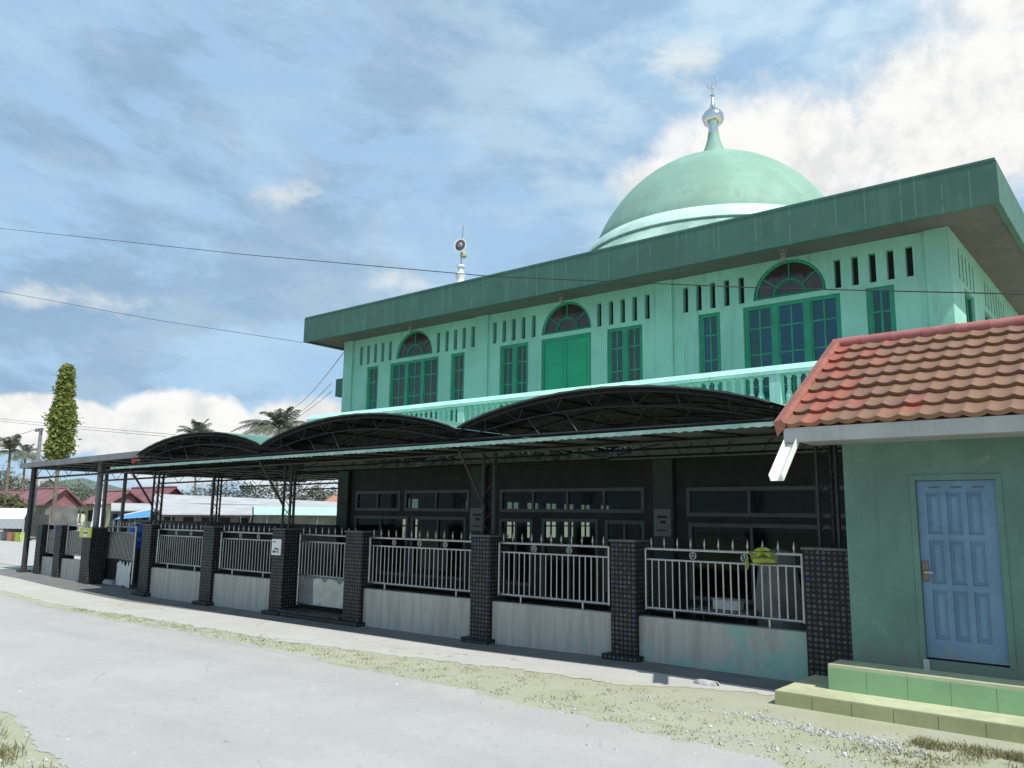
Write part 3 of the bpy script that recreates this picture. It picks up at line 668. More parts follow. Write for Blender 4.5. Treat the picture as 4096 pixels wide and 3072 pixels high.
# ------------------------------------------------------------------ canopies over the terrace
def arc_pt(x0, x1, zs, rise, t): 
    xx = x0 + (x1 - x0) * t; return xx, zs + rise * (1 - (2 * t - 1) ** 2) ** .9
def barrel(x0, x1, zs, rise, label):
    r = thing('barrel_canopy', label, 'canopy', ((x0 + x1) / 2, 10.0, zs), 'barrel vaulted steel canopies over the mosque terrace')
    n = 28; Y0, Y1 = 9.96, 14.85
    top = [arc_pt(x0, x1, zs, rise, i / n) for i in range(n + 1)]
    def corr(i): return .008 * (i % 2)
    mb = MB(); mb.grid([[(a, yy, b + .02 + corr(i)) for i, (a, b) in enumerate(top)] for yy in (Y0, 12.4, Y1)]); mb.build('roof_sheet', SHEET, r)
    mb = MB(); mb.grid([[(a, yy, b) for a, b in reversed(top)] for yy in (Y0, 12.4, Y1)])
    mb.grid([[(a, Y0, b) for a, b in top], [(a, Y0, b + .022) for a, b in top]]); mb.build('shaded_underside', SHEETD, r)  # underside of the same sheet, its shade put into a darker grey
    for yy in (10.03, 11.6, 13.2, 14.7):
        f = MB(); lo = [(a, yy, b - .05) for a, b in top]; f.tube(lo, .022, 5)
        lo2 = [(x0 + (x1 - x0) * (.04 + .92 * i / n), yy, zs - .15 + (rise * .70) * (1 - (2 * i / n - 1) ** 2)) for i in range(n + 1)]
        f.tube(lo2, .013, 5); f.tube([(x0, yy, zs - .20), (x1, yy, zs - .20)], .022, 5)
        for i in range(1, n, 2): f.tube([lo[i], lo2[i + (1 if i % 4 == 1 else -1)]], .008, 4)
        for i in range(3, n - 2, 4): f.tube([lo2[i], (lo2[i][0] + .25 * (1 if i < n / 2 else -1), yy, zs - .20)], .009, 4)
        f.build('truss', PIPE, r)
    f = MB()
    for i in range(2, n, 4): f.tube([(top[i][0], Y0 + .05, top[i][1] - .028), (top[i][0], Y1 - .05, top[i][1] - .028)], .016, 4)
    f.build('purlins', PIPE, r)
    return r
VX = [(-20.55, -15.06), (-15.06, -9.385), (-9.385, -3.95)]
c_a = barrel(*VX[0], 3.42, .42, 'left barrel vaulted steel canopy, farthest from the tiled house')
c_b = barrel(*VX[1], 3.44, .44, 'middle barrel vaulted steel canopy, between two others')
c_c = barrel(*VX[2], 3.47, .42, 'right barrel vaulted steel canopy, beside the orange tiled roof')
for r, (x0, x1) in zip((c_b, c_c), VX[1:]):                # loops of loose cable hanging inside
    f = MB(); rr = random.Random(int(-x0)); xx = x0 + 1.2
    while xx < x1 - 1.0:
        w = rr.uniform(.5, 1.1); f.tube([(xx + w * i / 8, 10.6, 3.62 - .32 * sin(pi * i / 8)) for i in range(9)], .008, 4); xx += w
    f.build('cable_loops', BLACKP, r)
# flat front awning strip with teal corrugated edge
aw = thing('front_awning', 'long flat dark awning with a thin teal corrugated front edge', 'awning', (-12.9, 10.0, 3.17))
xa, xb = -20.66, -3.66; za = lambda q: 3.062 + (q - xa) / (xb - xa) * .075
mb = MB(); xs = xs_range(xa, xb, .3)
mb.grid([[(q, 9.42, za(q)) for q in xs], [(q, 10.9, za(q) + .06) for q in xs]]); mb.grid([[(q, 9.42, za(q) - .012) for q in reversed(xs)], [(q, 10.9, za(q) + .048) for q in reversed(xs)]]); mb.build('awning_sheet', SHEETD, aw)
mb = MB(); xs = xs_range(xa, xb, .075); rr = random.Random(3)
lowz = [(.012 if i % 2 else 0) + rr.uniform(-.004, .004) for i in range(len(xs))]
mb.grid([[(q, 9.405, za(q) - .030 + lowz[i]) for i, q in enumerate(xs)], [(q, 9.395, za(q) + .028) for q in xs], [(q, 9.46, za(q) + .032) for q in xs]]); mb.build('edge_strip', TEALTRIM, aw)
f = MB()
for q in xs_range(xa + .1, xb - .1, .9): f.tube([(q, 9.44, za(q) - .03), (q, 10.85, za(q) + .03)], .02, 4)
f.tube([(xa, 10.6, za(xa) - .01), (xb, 10.6, za(xb) - .01)], .03, 5); f.build('awning_frame', PIPE, aw)
# flat canopy at the far left
fl = thing('flat_canopy', 'flat grey steel canopy at the far left end of the terrace', 'canopy', (-25, 10.2, 3.5))
zt = lambda q: 3.52 + (q + 20.4) * .0114
mb = MB(); xs = [-28.3, -26.5, -24.5, -22.5, -20.4]; YB = 21.0
mb.grid([[(q, yy, zt(q) + .01) for q in xs] for yy in (10.1, YB)]); mb.grid([[(q, yy, zt(q) - .012) for q in reversed(xs)] for yy in (10.1, YB)]); mb.build('roof_sheet', SHEETD, fl)
mb = MB(); mb.grid([[(q, 10.08, zt(q) - .13) for q in xs], [(q, 10.08, zt(q) + .03) for q in xs], [(q, 10.14, zt(q) + .03) for q in xs]]); mb.grid([[(-28.32, 10.08, zt(-28.3) - .13), (-28.32, YB, zt(-28.3) - .13)], [(-28.32, 10.08, zt(-28.3) + .03), (-28.32, YB, zt(-28.3) + .03)]]); mb.build('roof_edge', GREYROOF, fl)
f = MB()
for yy in (10.5, 12.5, 14.65, 17.8, 20.8):
    f.tube([(-28.2, yy, zt(-28.2) - .06), (-20.8, yy, zt(-20.8) - .06)], .03, 5); f.tube([(-28.2, yy, zt(-28.2) - .42), (-20.6, yy, 3.08)], .03, 5)
    xs2 = xs_range(-28.2, -20.8, .6)
    for i, (a, b) in enumerate(zip(xs2, xs2[1:])): f.tube([(a, yy, zt(a) - (.06 if i % 2 else .42)), (b, yy, zt(b) - (.42 if i % 2 else .06))], .012, 4)
for q in xs_range(-28, -20.8, 1.2): f.tube([(q, 10.2, zt(q) - .04), (q, 20.9, zt(q) - .04)], .02, 4)
f.build('truss', PIPE, fl)
# truss columns standing on the pillars
def truss_post(x, y, z0, z1, label, brace=True, m=PIPE):
    r = thing('canopy_post', label, 'post', (x, y, z0), 'latticed posts carrying the canopies'); f = MB()
    hw = .12; cs = [(x - hw, y - .06), (x + hw, y - .06), (x, y + .12)]
    for cx_, cy_ in cs: f.tube([(cx_, cy_, z0), (cx_, cy_, z1)], .030, 7)
    f.build('chords', m, r); f = MB(); n = max(4, int((z1 - z0) / .22))
    for i in range(n):
        a, b = z0 + (z1 - z0) * i / n, z0 + (z1 - z0) * (i + 1) / n; p, q_ = (cs[0], cs[1]) if i % 2 else (cs[1], cs[0])
        f.tube([(p[0], p[1], a), (q_[0], q_[1], b)], .010, 4); f.tube([(cs[2][0], cs[2][1], a), (p[0], p[1], b)], .010, 4)
    f.build('lacing', m, r)
    if brace: MB().tube([(x - .05, y - .09, 2.15), (x - .06, 9.9, 3.09)], .026, 6).build('brace', m, r)
    return r
truss_post(-3.50, 10.66, 1.66, 3.3, 'latticed canopy post on the wide pillar beside the green house', False)
truss_post(-9.20, 10.66, 1.66, 3.3, 'latticed canopy post with a slanting brace at the middle of the fence')
truss_post(-14.93, 10.66, 1.66, 3.3, 'latticed canopy post with brace, on the pillar with the white notice')
truss_post(-20.62, 10.66, 1.66, 3.3, 'latticed canopy post with brace, right of the wide gate')
truss_post(-24.45, 14.65, .0, 3.25, 'latticed canopy post standing inside the terrace away from the fence', False)
MB_rw = MB().box(-31, -19.0, 15.22, 15.36, .0, 1.70).build('rear_wall', mat('dark_rear_wall', (.04, .042, .04), .8, .3, 1.5)); tag(MB_rw, 'low dark wall closing the back of the terrace left of the mosque', 'wall')
def pipe_post(x, y, z0, z1, r_, label, m):
    t_ = thing('pipe_post', label, 'post', (x, y, z0), 'plain pipe posts of the flat canopy'); MB().tube([(x, y, z0), (x, y, z1)], r_, 10).build('shaft', m, t_)
    MB().box(x - r_ * 1.8, x + r_ * 1.8, y - r_ * 1.8, y + r_ * 1.8, z0 - .02, z0 + .025).build('foot_plate', m, t_); return t_
pipe_post(-28.1, 10.42, g(-28.1) + .03, 3.42, .085, 'thick black post at the far left corner of the canopy', mat('black_post', (.035, .035, .035), .5, .2, 5))
pipe_post(-24.0, 10.66, 1.5, 3.45, .085, 'grey post above the pillar with the yellow sign', PIPEG)
pipe_post(-27.9, 12.6, g(-27.9) + .03, 3.4, .06, 'slim grey post behind the thick black corner post', PIPEG)
pipe_post(-27.2, 12.9, g(-27.2) + .03, 3.4, .06, 'slim grey post in the flat canopy, between the corner post and the yellow sign', PIPEG)
pipe_post(-28.0, 16.6, g(-28.0) + .03, 3.4, .055, 'rearmost slim grey post of the flat canopy', PIPEG)

# ------------------------------------------------------------------ street fence: pillars, walls, railings
def pillar(x0, w, label, ztop=1.66, y0=10.44, d=.44, group='black mosaic pillars of the street fence', foot=True):
    b = g(x0); r = thing('fence_pillar', label, 'pillar', (x0 + w / 2, y0 + d / 2, b), group)
    MB().box(x0, x0 + w, y0, y0 + d, b - .05, ztop).build('shaft', MOSAIC, r, bevel=.006)
    if foot: MB().box(x0 - .10, x0 + w + .07, y0 - .10, y0 + d + .02, b - .05, b + .085).build('foot', MOSAIC, r, bevel=.006)
    MB().box(x0 - .02, x0 + w + .02, y0 - .02, y0 + d + .02, ztop + .002, ztop + .035).build('cap', CAP, r)
    return r
pillar(-3.79, .62, 'widest black mosaic pillar, touching the green house wall', 1.64, foot=False)
pillar(-6.65, .42, 'black mosaic pillar second from the green house, without a post')
pillar(-9.43, .42, 'black mosaic pillar under the canopy post at the middle of the fence')
pillar(-12.73, .50, 'black mosaic pillar at the right of the small gate')
pillar(-15.15, .43, 'black mosaic pillar with a white notice, left of the small gate')
pillar(-17.92, .46, 'black mosaic pillar between the two railings left of the white notice')
pillar(-20.84, .46, 'black mosaic pillar at the right of the wide gate, under a post')
pillar(-24.26, .52, 'black mosaic pillar bearing the yellow sign, left of the wide gate', 1.52, foot=False)
pillar(-26.10, .40, 'slim black mosaic pillar next left of the yellow sign', 1.55, foot=False)
pillar(-27.45, .36, 'leftmost slim black mosaic pillar beside the corner post', 1.55, foot=False)
def low_wall(x0, x1, zt_, label, y0=10.53):
    mb = MB(); xs = xs_range(x0, x1, .5); d = .16
    rows = [[(q, y0, g(q) - .05) for q in xs], [(q, y0, zt_) for q in xs], [(q, y0 + d, zt_) for q in xs], [(q, y0 + d, g(q) - .05) for q in xs]]
    mb.grid(rows); return tag(mb.build('low_wall', FENCEWALL), label, 'wall', 'low plastered walls of the street fence')
BAYS = [(-6.23, -3.79, .62, 'nearest the green house'), (-9.01, -6.65, .62, 'second from the green house'), (-12.23, -9.43, .62, 'third from the green house, right of the small gate'),
        (-17.46, -15.15, .62, 'just left of the white notice'), (-20.38, -17.92, .62, 'just right of the wide gate'), (-25.70, -24.26, .62, 'just left of the yellow sign'), (-27.09, -26.10, .62, 'at the far left end of the fence')]
for a, b, zt_, w in BAYS:
    low_wall(a, b, zt_, 'low plaster wall %s%s' % (w, ', with mint paint flaking off' if a > -7 else ''))
RY = 10.61
_sh = {}
def railing(x0, x1, label, rings, legs, zt_=1.575, zb=.74, solid=False, y=RY):
    r = thing('steel_railing', label, 'railing', ((x0 + x1) / 2, y, zb - .1), 'stainless railings of the street fence')
    z2 = zt_ - .15; hr = .020
    MB().tube([(x0, y, zt_), (x1, y, zt_)], hr, 8).build('top_rail', STEEL, r, True)
    MB().tube([(x0, y, z2), (x1, y, z2)], .016, 8).build('middle_rail', STEEL, r, True)
    MB().tube([(x0, y, zb), (x1, y, zb)], hr, 8).build('bottom_rail', STEEL, r, True)
    for q in (x0 + .005, x1 - .005): MB().tube([(q, y, zb - .02), (q, y, zt_ + .005)], hr, 8).build('end_post', STEEL, r, True)
    n = max(3, int(round((x1 - x0) / .1075))); st = (x1 - x0) / n
    def shared(key, make, xx):
        if key not in _sh:
            o = make(xx); _sh[key] = (o, xx, r.location.copy()); return
        o, x_, l_ = _sh[key]; c = o.copy(); COL.objects.link(c); c.parent = r
        c.location = (xx - x_ - (r.location.x - l_.x), 0, 0)
    for i in range(1, n):
        shared(('bar', y, zt_, zb), lambda xx: MB().tube([(xx, y, zb + .015), (xx, y, z2 - .01)], .0105, 6).build('bar', STEEL, r, True), x0 + i * st)
    m = max(2, int(round((x1 - x0) / .205)))
    for i in range(m):
        xx = x0 + (i + .5) * (x1 - x0) / m
        shared(('spike', y, zt_, zb), lambda xx: MB().lathe((xx, y, zt_ + .015), [(.008, 0), (.008, .035), (.019, .055), (.014, .085), (.004, .14), (.001, .150)], 8).build('spike', STEEL, r, True), xx)
    def ring(xx):
        zc = (zt_ + z2) / 2; f = MB(); f.tube([(xx + .046 * cos(2 * pi * i / 20), y, zc + .046 * sin(2 * pi * i / 20)) for i in range(20)], .0085, 6, True)
        for a in (90, 210, 330): f.tube([(xx, y, zc), (xx + .044 * cos(radians(a)), y, zc + .044 * sin(radians(a)))], [.0085, .004], 6)
        return f.build('ring_emblem', STEEL, r, True)
    for q in rings: shared(('ring', y, zt_, zb), ring, x0 + q * (x1 - x0))
    for q in legs: shared(('leg', y, zt_, zb), lambda xx: MB().tube([(xx, y, zb - .12), (xx, y, zb - .01)], .018, 8).build('leg', STEEL, r, True), x0 + q * (x1 - x0))
    if solid: MB().box(x0 + .04, x1 - .04, y + .03, y + .036, zb + .02, z2 - .02).build('backing_sheet', PIPEG, r)
    return r
railing(-6.16, -3.86, 'stainless railing nearest the green house, with yellow-green cloth tied to it', (.33, .66), (.2, .8))
railing(-8.95, -6.78, 'stainless railing second from the green house, two emblem rings', (.34, .66), (.22, .78))
railing(-12.20, -9.50, 'stainless railing with three emblem rings, right of the small gate', (.25, .5, .74), (.17, .85))
railing(-17.40, -15.22, 'stainless railing left of the white notice', (.36, .68), (.25, .8))
railing(-20.32, -18.0, 'stainless railing right of the wide gate', (.38, .68), (.25, .8))
railing(-25.66, -24.34, 'short railing backed by a grey sheet, left of the yellow sign', (.5,), (), solid=True)
railing(-27.05, -26.16, 'shortest sheet-backed railing at the far left end of the fence', (.5,), (), solid=True)
# small gate
gt = thing('small_gate', 'narrow barred steel gate with dark lower sheet and torn pale patch', 'gate', (-13.7, 10.8, .1))
x0, x1, y = -14.66, -12.76, 10.80
f = MB()
for zz in (.16, .74, 1.43, 1.575): f.tube([(x0, y, zz), (x1, y, zz)], .02, 7)
for q in (x0, x1): f.tube([(q, y, .12), (q, y, 1.6)], .022, 7)
f.build('frame', STEEL, gt, True)
bb = None
for i in range(1, 18):
    q = x0 + (x1 - x0) * i / 18
    if bb is None: bb = MB().tube([(q, y, .76), (q, y, 1.42)], .010, 6).build('bar', STEEL, gt, True); qb = q
    else: share(bb, gt, (q - qb, 0, 0))
bb = None
for i in range(9):
    q = x0 + (x1 - x0) * (i + .5) / 9
    if bb is None: bb = MB().lathe((q, y, 1.59), [(.008, 0), (.008, .035), (.019, .055), (.014, .085), (.004, .14), (.001, .150)], 8).build('spike', STEEL, gt, True); qb = q
    else: share(bb, gt, (q - qb, 0, 0))
MB().box(x0 + .03, x1 - .03, y + .012, y + .018, .17, .73).build('lower_sheet', PIPEG, gt)
rr = random.Random(5)
def torn(x0, x1, z0, z1, y, seed, thick=.004):
    rr = random.Random(seed); pts = []
    for i in range(12): pts.append((x0 + (x1 - x0) * i / 11, z0 + rr.uniform(-.02, .05)))
    for i in range(5): pts.append((x1 - rr.uniform(0, .04), z0 + (z1 - z0) * (i + .6) / 5))
    for i in range(12): pts.append((x1 - (x1 - x0) * i / 11, z1 - (rr.uniform(0, .16) if i % 3 else 0)))
    for i in range(5): pts.append((x0 + rr.uniform(0, .03), z1 - (z1 - z0) * (i + .6) / 5))
    mb = MB(); n = len(pts); mb.quad(*[(a, y, b) for a, b in pts]); mb.quad(*[(a, y + thick, b) for a, b in reversed(pts)])
    for i in range(n): a, b = pts[i], pts[(i + 1) % n]; mb.quad((a[0], y, a[1]), (a[0], y + thick, a[1]), (b[0], y + thick, b[1]), (b[0], y, b[1]))
    return mb
torn(-14.15, -12.80, .15, .70, y + .004, 11).build('torn_paper', mat('stained_paper', (.47, .47, .36), .8, .12, 3, .2, 20, col2=(.56, .56, .53)), gt)
MB().box(-14.70, -12.75, 10.36, 11.0, -.12, .06).build('threshold', MOSAIC, gt)
# wide gate leaf, half open
gt = thing('wide_gate', 'sliding barred gate leaf standing half open, with a white sheet on its foot', 'gate', (-23.0, 10.95, 0))
x0, x1, y = -23.95, -22.25, 10.98; f = MB()
for zz in (.12, .70, 1.42, 1.58): f.tube([(x0, y, zz), (x1, y, zz)], .022, 7)
for q in (x0, x1): f.tube([(q, y, .05), (q, y, 1.6)], .026, 7)
f.build('frame', STEEL, gt, True); bb = None
for i in range(1, 22):
    q = x0 + (x1 - x0) * i / 22
    if bb is None: bb = MB().tube([(q, y, .72), (q, y, 1.41)], .010, 6).build('bar', STEEL, gt, True); qb = q
    else: share(bb, gt, (q - qb, 0, 0))
bb = None
for i in range(10):
    q = x0 + (x1 - x0) * (i + .5) / 10
    if bb is None: bb = MB().lathe((q, y, 1.60), [(.008, 0), (.008, .035), (.019, .055), (.014, .085), (.004, .14), (.001, .150)], 8).build('spike', STEEL, gt, True); qb = q
    else: share(bb, gt, (q - qb, 0, 0))
MB().box(x0 + .03, x1 - .03, y + .03, y + .036, .72, 1.40).build('mesh_sheet', mat('grey_mesh_sheet', (.09, .09, .09), .7, .2, 4), gt)
MB().box(x0 + .03, x1 - .03, y + .012, y + .018, .13, .69).build('lower_sheet', PIPE, gt)
torn(-23.12, -22.30, -.02, .66, y - .034, 21).build('white_sheet', PAPER, gt)
# signs on pillars
sg = thing('pillar_notice', 'small white square notice with black text on a mosaic pillar', 'sign', (-14.97, 10.43, 1.2))
MB().box(-15.12, -14.80, 10.418, 10.436, 1.14, 1.47).build('plate', WHITEP, sg)
def text(body, size, loc, m, name, parent):
    c = bpy.data.curves.new(name, 'FONT'); c.body = body; c.size = size; c.align_x = 'CENTER'; c.extrude = .0008
    o = bpy.data.objects.new(name, c); COL.objects.link(o); off = Vector((0, 0, 0)); p = parent
    dg = bpy.context.evaluated_depsgraph_get(); me = bpy.data.meshes.new_from_object(o.evaluated_get(dg)); bpy.data.objects.remove(o)
    o = bpy.data.objects.new(name, me); me.materials.append(m); COL.objects.link(o); o.parent = parent
    o.location = Vector(loc) - parent.location; o.rotation_euler = (pi / 2, 0, 0); return o
MB().box(-15.08, -14.99, 10.4155, 10.4175, 1.40, 1.425).box(-15.03, -14.87, 10.4155, 10.4175, 1.255, 1.285).build('printed_line', INK, sg)
MB().box(-15.08, -14.99, 10.4155, 10.4175, 1.185, 1.235).box(-14.97, -14.94, 10.4155, 10.4175, 1.185, 1.235).box(-14.92, -14.85, 10.4155, 10.4175, 1.215, 1.235).box(-14.92, -14.85, 10.4155, 10.4175, 1.185, 1.2).build('printed_line', INK, sg)
sg = thing('yellow_sign', 'yellow-green sign with a small red and white flag on a mosaic pillar', 'sign', (-24.0, 10.4, 1.3))
MB().box(-24.38, -23.66, 10.40, 10.43, 1.27, 1.55).build('plate', YELLOW, sg)
MB().box(-24.12, -23.90, 10.394, 10.398, 1.30, 1.37).box(-24.12, -23.90, 10.394, 10.398, 1.43, 1.47).build('white_band', WHITEP, sg); MB().box(-24.12, -23.90, 10.394, 10.398, 1.372, 1.428).build('red_band', REDP, sg)
# cloth on the railing
rr = random.Random(8); mb = MB(); rows = []
for i in range(9):
    t = i / 8; row = []
    for k in range(13):
        s = k / 12; xx = -4.58 + .36 * s; hang = .08 + .10 * (1 - s) * sin(pi * min(1, t * 1.2)) ; ang = t * pi
        row.append((xx + .02 * sin(9 * t + 4 * s), RY - .045 * cos(ang) * (1 + .5 * sin(s * 14)) - .02, 1.60 - (abs(t - .45) * 2) ** 1.3 * hang * (1.2 if t > .45 else .8) + .018 * sin(13 * s + 3 * t)))
    rows.append(row)
mb.grid(rows); mb.tube([(-4.60, RY - .05, 1.50), (-4.57, RY - .055, 1.42), (-4.585, RY - .05, 1.34)], [.03, .03, .008], 6); mb.tube([(-4.52, RY - .05, 1.47), (-4.35, RY - .06, 1.49), (-4.17, RY - .05, 1.475)], [.05, .045, .02], 7); mb.tube([(-4.5, RY - .03, 1.6), (-4.36, RY - .035, 1.645), (-4.26, RY - .02, 1.61)], [.02, .035, .02], 6)
o = mb.build('cloth', CLOTH, None, True); sm = o.modifiers.new('soft', 'SUBSURF'); sm.levels = sm.render_levels = 2; tag(o, 'crumpled yellow-green cloth knotted over the nearest railing', 'cloth')
# covered heap and white box behind the nearest railing
mb = MB(); rows = []
for i in range(9):
    zz = -.0 + 1.55 * i / 8; k = 1 - .45 * (i / 8) ** 1.5; row = []
    for q in range(17):
        a = 2 * pi * q / 16; rr_ = 1 + .09 * sin(5 * a + zz); row.append((-4.75 + .42 * k * rr_ * cos(a), 12.0 + .34 * k * rr_ * sin(a), g(-4.75) + zz))
    rows.append(row)
rows.append([(-4.75, 12.0, 1.6)] * 17); mb.grid(rows); tag(mb.build('covered_stack', TARP, None, True), 'tall stack under grey tarpaulin behind the nearest railing', 'covered stack')
bx = thing('white_box', 'small white box on a low shelf behind the nearest railing', 'box', (-5.35, 11.6, .50)); MB().box(-5.55, -5.15, 11.5, 11.7, .70, .84).build('carton', WHITEP, bx, bevel=.01); MB().box(-5.56, -5.14, 11.49, 11.71, .842, .86).build('lid', GUTTER, bx)
sh = thing('shelf', 'dark low shelf holding a white box behind the nearest railing', 'shelf', (-5.35, 11.6, 0)); MB().box(-5.9, -4.95, 11.4, 11.8, .64, .698).build('shelf_board', PIPEG, sh)
for a in (-5.85, -5.0):
    for b in (11.45, 11.75): MB().box(a - .025, a + .025, b - .025, b + .025, .0, .638).build('leg', PIPE, sh)
# blue tank in the gateway
tk = thing('blue_tank', 'blue plastic drum on a dark block inside the wide gate', 'tank', (-25.9, 13.1, .75))
MB().lathe((-25.9, 13.1, .83), [(.50, 0), (.55, .04), (.55, .24), (.565, .26), (.55, .28), (.55, .5), (.565, .52), (.55, .54), (.55, .76), (.48, .80)], 24).build('drum', BLUETANK, tk, True); MB().lathe((-25.9, 13.1, 1.63), [(.16, 0), (.16, .04)], 16).build('lid', BLACKP, tk)
tag(MB().box(-26.6, -25.2, 12.5, 13.7, .0, .828).build('block', CAP), 'dark concrete block under the blue drum', 'block')
pp = thing('red_pipe', 'red pipe fitting under the roof edge of the flat canopy', 'pipe', at(291, 995, 10.3))
p0 = at(288, 985, 10.3); p1 = at(289, 1000, 10.3); p2 = at(304, 993, 10.3); pm = at(289, 993, 10.3)
MB().tube([p0, p1], .05, 8).build('upright', PINKP, pp); MB().tube([pm, p2], .035, 8).build('spout', PINKP, pp)

# ------------------------------------------------------------------ tiled house at the right
hs = thing('tiled_house', 'small green house with orange tiled roof and blue panelled door', 'house', (-1.0, 11.5, 0))
HX0, HX1, HY0, HY1 = -3.12, 2.4, 10.05, 13.2
DX0, DX1, DZ0, DZ1 = -2.34, -1.55, .53, 2.47
mb = MB()
def PH(u, v, d): return (u, HY0 + d, v)
wall_grid(mb, PH, HX0, HX1, 0, 3.08, [(DX0, DX1, DZ0, DZ1)], .14)
mb.quad((HX0, HY0, 0), (HX0, HY0, 3.08), (HX0, HY1, 3.08), (HX0, HY1, 0)); mb.quad((HX0, HY1, 0), (HX0, HY1, 3.08), (HX1, HY1, 3.08), (HX1, HY1, 0)); mb.quad((HX1, HY0, 0), (HX1, HY1, 0), (HX1, HY1, 3.08), (HX1, HY0, 3.08))
mb.quad((HX0, HY0, 3.08), (HX0, 11.63, 4.36), (HX0, HY1, 3.08))
mb.build('wall', HOUSEWALL, hs)
fr = MB().box(DX0 - .06, DX0 - .001, HY0 - .012, HY0 + .10, DZ0, DZ1 + .06).box(DX1 + .001, DX1 + .06, HY0 - .012, HY0 + .10, DZ0, DZ1 + .06).box(DX0 - .001, DX1 + .001, HY0 - .012, HY0 + .10, DZ1 + .001, DZ1 + .06)
fr.build('door_frame', HOUSEWALL, hs)
dm = MB().box(DX0 + .004, DX1 - .004, HY0 + .05, HY0 + .09, DZ0 + .02, DZ1 - .005)
door = dm.build('door', BLUEDOOR, hs)
pw = (DX1 - DX0 - .20) / 3
pan = MB(); yb = HY0 + .05; zr = [(.75, 1.27), (1.34, 1.81), (1.88, 2.34)]; xr = [(DX0 + .10 + i * (pw + .005), DX0 + .10 + i * (pw + .005) + pw - .055) for i in range(3)]
fz = [DZ0 + .02] + [q for z_ in zr for q in z_] + [DZ1 - .005]
for i in range(0, 8, 2): pan.box(DX0 + .004, DX1 - .004, yb - .022, yb - .0005, fz[i], fz[i + 1])       # rails
fx = [DX0 + .004] + [q for x_ in xr for q in x_] + [DX1 - .004]
for z0, z1 in zr:
    for i in range(0, 8, 2): pan.box(fx[i], fx[i + 1], yb - .022, yb - .0005, z0, z1)                   # stiles
    for a, b in xr:
        e = .022; pan.hexa([(a + e, yb - .0004, z0 + e), (b - e, yb - .0004, z0 + e), (b - e, yb - .0004, z1 - e), (a + e, yb - .0004, z1 - e), (a + e + .03, yb - .018, z0 + e + .03), (b - e - .03, yb - .018, z0 + e + .03), (b - e - .03, yb - .018, z1 - e - .03), (a + e + .03, yb - .018, z1 - e - .03)])
pan.build('door_panels', BLUEDOOR, door)
MB().box(DX0 + .012, DX0 + .075, HY0 + .015, HY0 + .0275, 1.36, 1.58).build('lock_plate', RUST, door); MB().tube([(DX0 + .04, HY0 + .03, 1.46), (DX0 + .04, HY0 - .01, 1.46), (DX0 + .13, HY0 - .012, 1.46)], .011, 6).build('door_handle', STEEL, door)
for i in range(3): MB().box(DX0 + .13 + i * .22, DX0 + .24 + i * .22, HY0 + .022, HY0 + .0275, 2.385, 2.40).build('vent_slit', CAP, door)
MB().box(DX0 - .03, DX0 + .03, HY0 - .02, HY0 + .04, .42, .53).build('door_stop', GUTTER, hs)
# steps
MB().box(-3.70, 2.6, 9.16, 10.4, -.05, .150).build('lower_step', STEPTOP, hs)
s2 = MB().box(-3.27, 2.6, 9.64, HY0 - .002, .1502, .42).build('upper_step', STEPTOP, hs)
mb = MB(); q = -3.70
while q < 2.5:
    a, b = q, min(q + .405, 2.6); mb.box(a + (.002 if q > -3.7 else 0), b - .002, 9.148, 9.158, -.03, .142); q += .41
mb.build('lower_riser', RISER1, hs)
mb = MB(); q = -3.27
while q < 2.5: a, b = q, min(q + .41, 2.6); mb.box(a + .001, b - .001, 9.628, 9.638, .152, .385); q += .4125
mb.build('upper_riser', RISER2, hs)
# roof
EY, EZ, RYd, RZ = 9.40, 3.10, 11.63, 4.455
L = hypot(RYd - EY, RZ - EZ); tv = Vector((0, (RYd - EY) / L, (RZ - EZ) / L)); nv = Vector((0, -tv.z, tv.y)); TX0, TX1 = -3.60, 3.0
roof = MB().hexa([(TX0, EY + .03, EZ - .05), (TX1, EY + .03, EZ - .05), (TX1, RYd, RZ - .05), (TX0, RYd, RZ - .05), (TX0, EY + .03, EZ - .02), (TX1, EY + .03, EZ - .02), (TX1, RYd, RZ - .02), (TX0, RYd, RZ - .02)])
roof.hexa([(TX0, RYd, RZ - .05), (TX1, RYd, RZ - .05), (TX1, 13.9, EZ - .05), (TX0, 13.9, EZ - .05), (TX0, RYd, RZ), (TX1, RYd, RZ), (TX1, 13.9, EZ), (TX0, 13.9, EZ)])
roof = roof.build('roof', TILETRIM, hs)
NC = 8; mb = MB(); xs = xs_range(TX0, TX1, .0175); rr = random.Random(2)
for k in range(NC):
    v0, v1 = L * k / NC, L * (k + 1) / NC + .03; sh_ = 0; lift = [rr.uniform(-.007, .007) for _ in range(60)]
    def P3(q, v, off): p = Vector((q, EY, EZ)) + tv * v + nv * off; return tuple(p)
    def wv(q): return .022 * (1 - abs(sin(pi * (q + sh_) / .21))) ** 1.1 + lift[int((q + 4) / .21) % 60]
    rows = [[P3(q, v0 - .012 + .9 * wv(q), wv(q) * 1.05 - .014) for q in xs], [P3(q, v0 - .02 + .9 * wv(q), wv(q) * 1.15 + .042) for q in xs]]
    mb.grid(rows)
    mb.grid([rows[1]] + [[P3(q, v0 + (v1 - v0) * t, wv(q) * (1.15 - .45 * t) + .042 - .046 * t) for q in xs] for t in (.06, .25, .5, .75, 1.0)])
mb.build('tile_courses', TILE, roof, True)
mb = MB(); q = TX0 - .05; i = 0
while q < TX1: mb.tube([(q, RYd, RZ + .02), (q + .42, RYd, RZ + .035)], [.085, .078], 12); q += .39
mb.build('ridge_tiles', mat('ridge_tile', (.36, .125, .12), .6, .15, 5), roof, True)
def bp(v, dx, off): p = Vector((TX0 + dx, EY, EZ)) + tv * v + nv * off; return tuple(p)
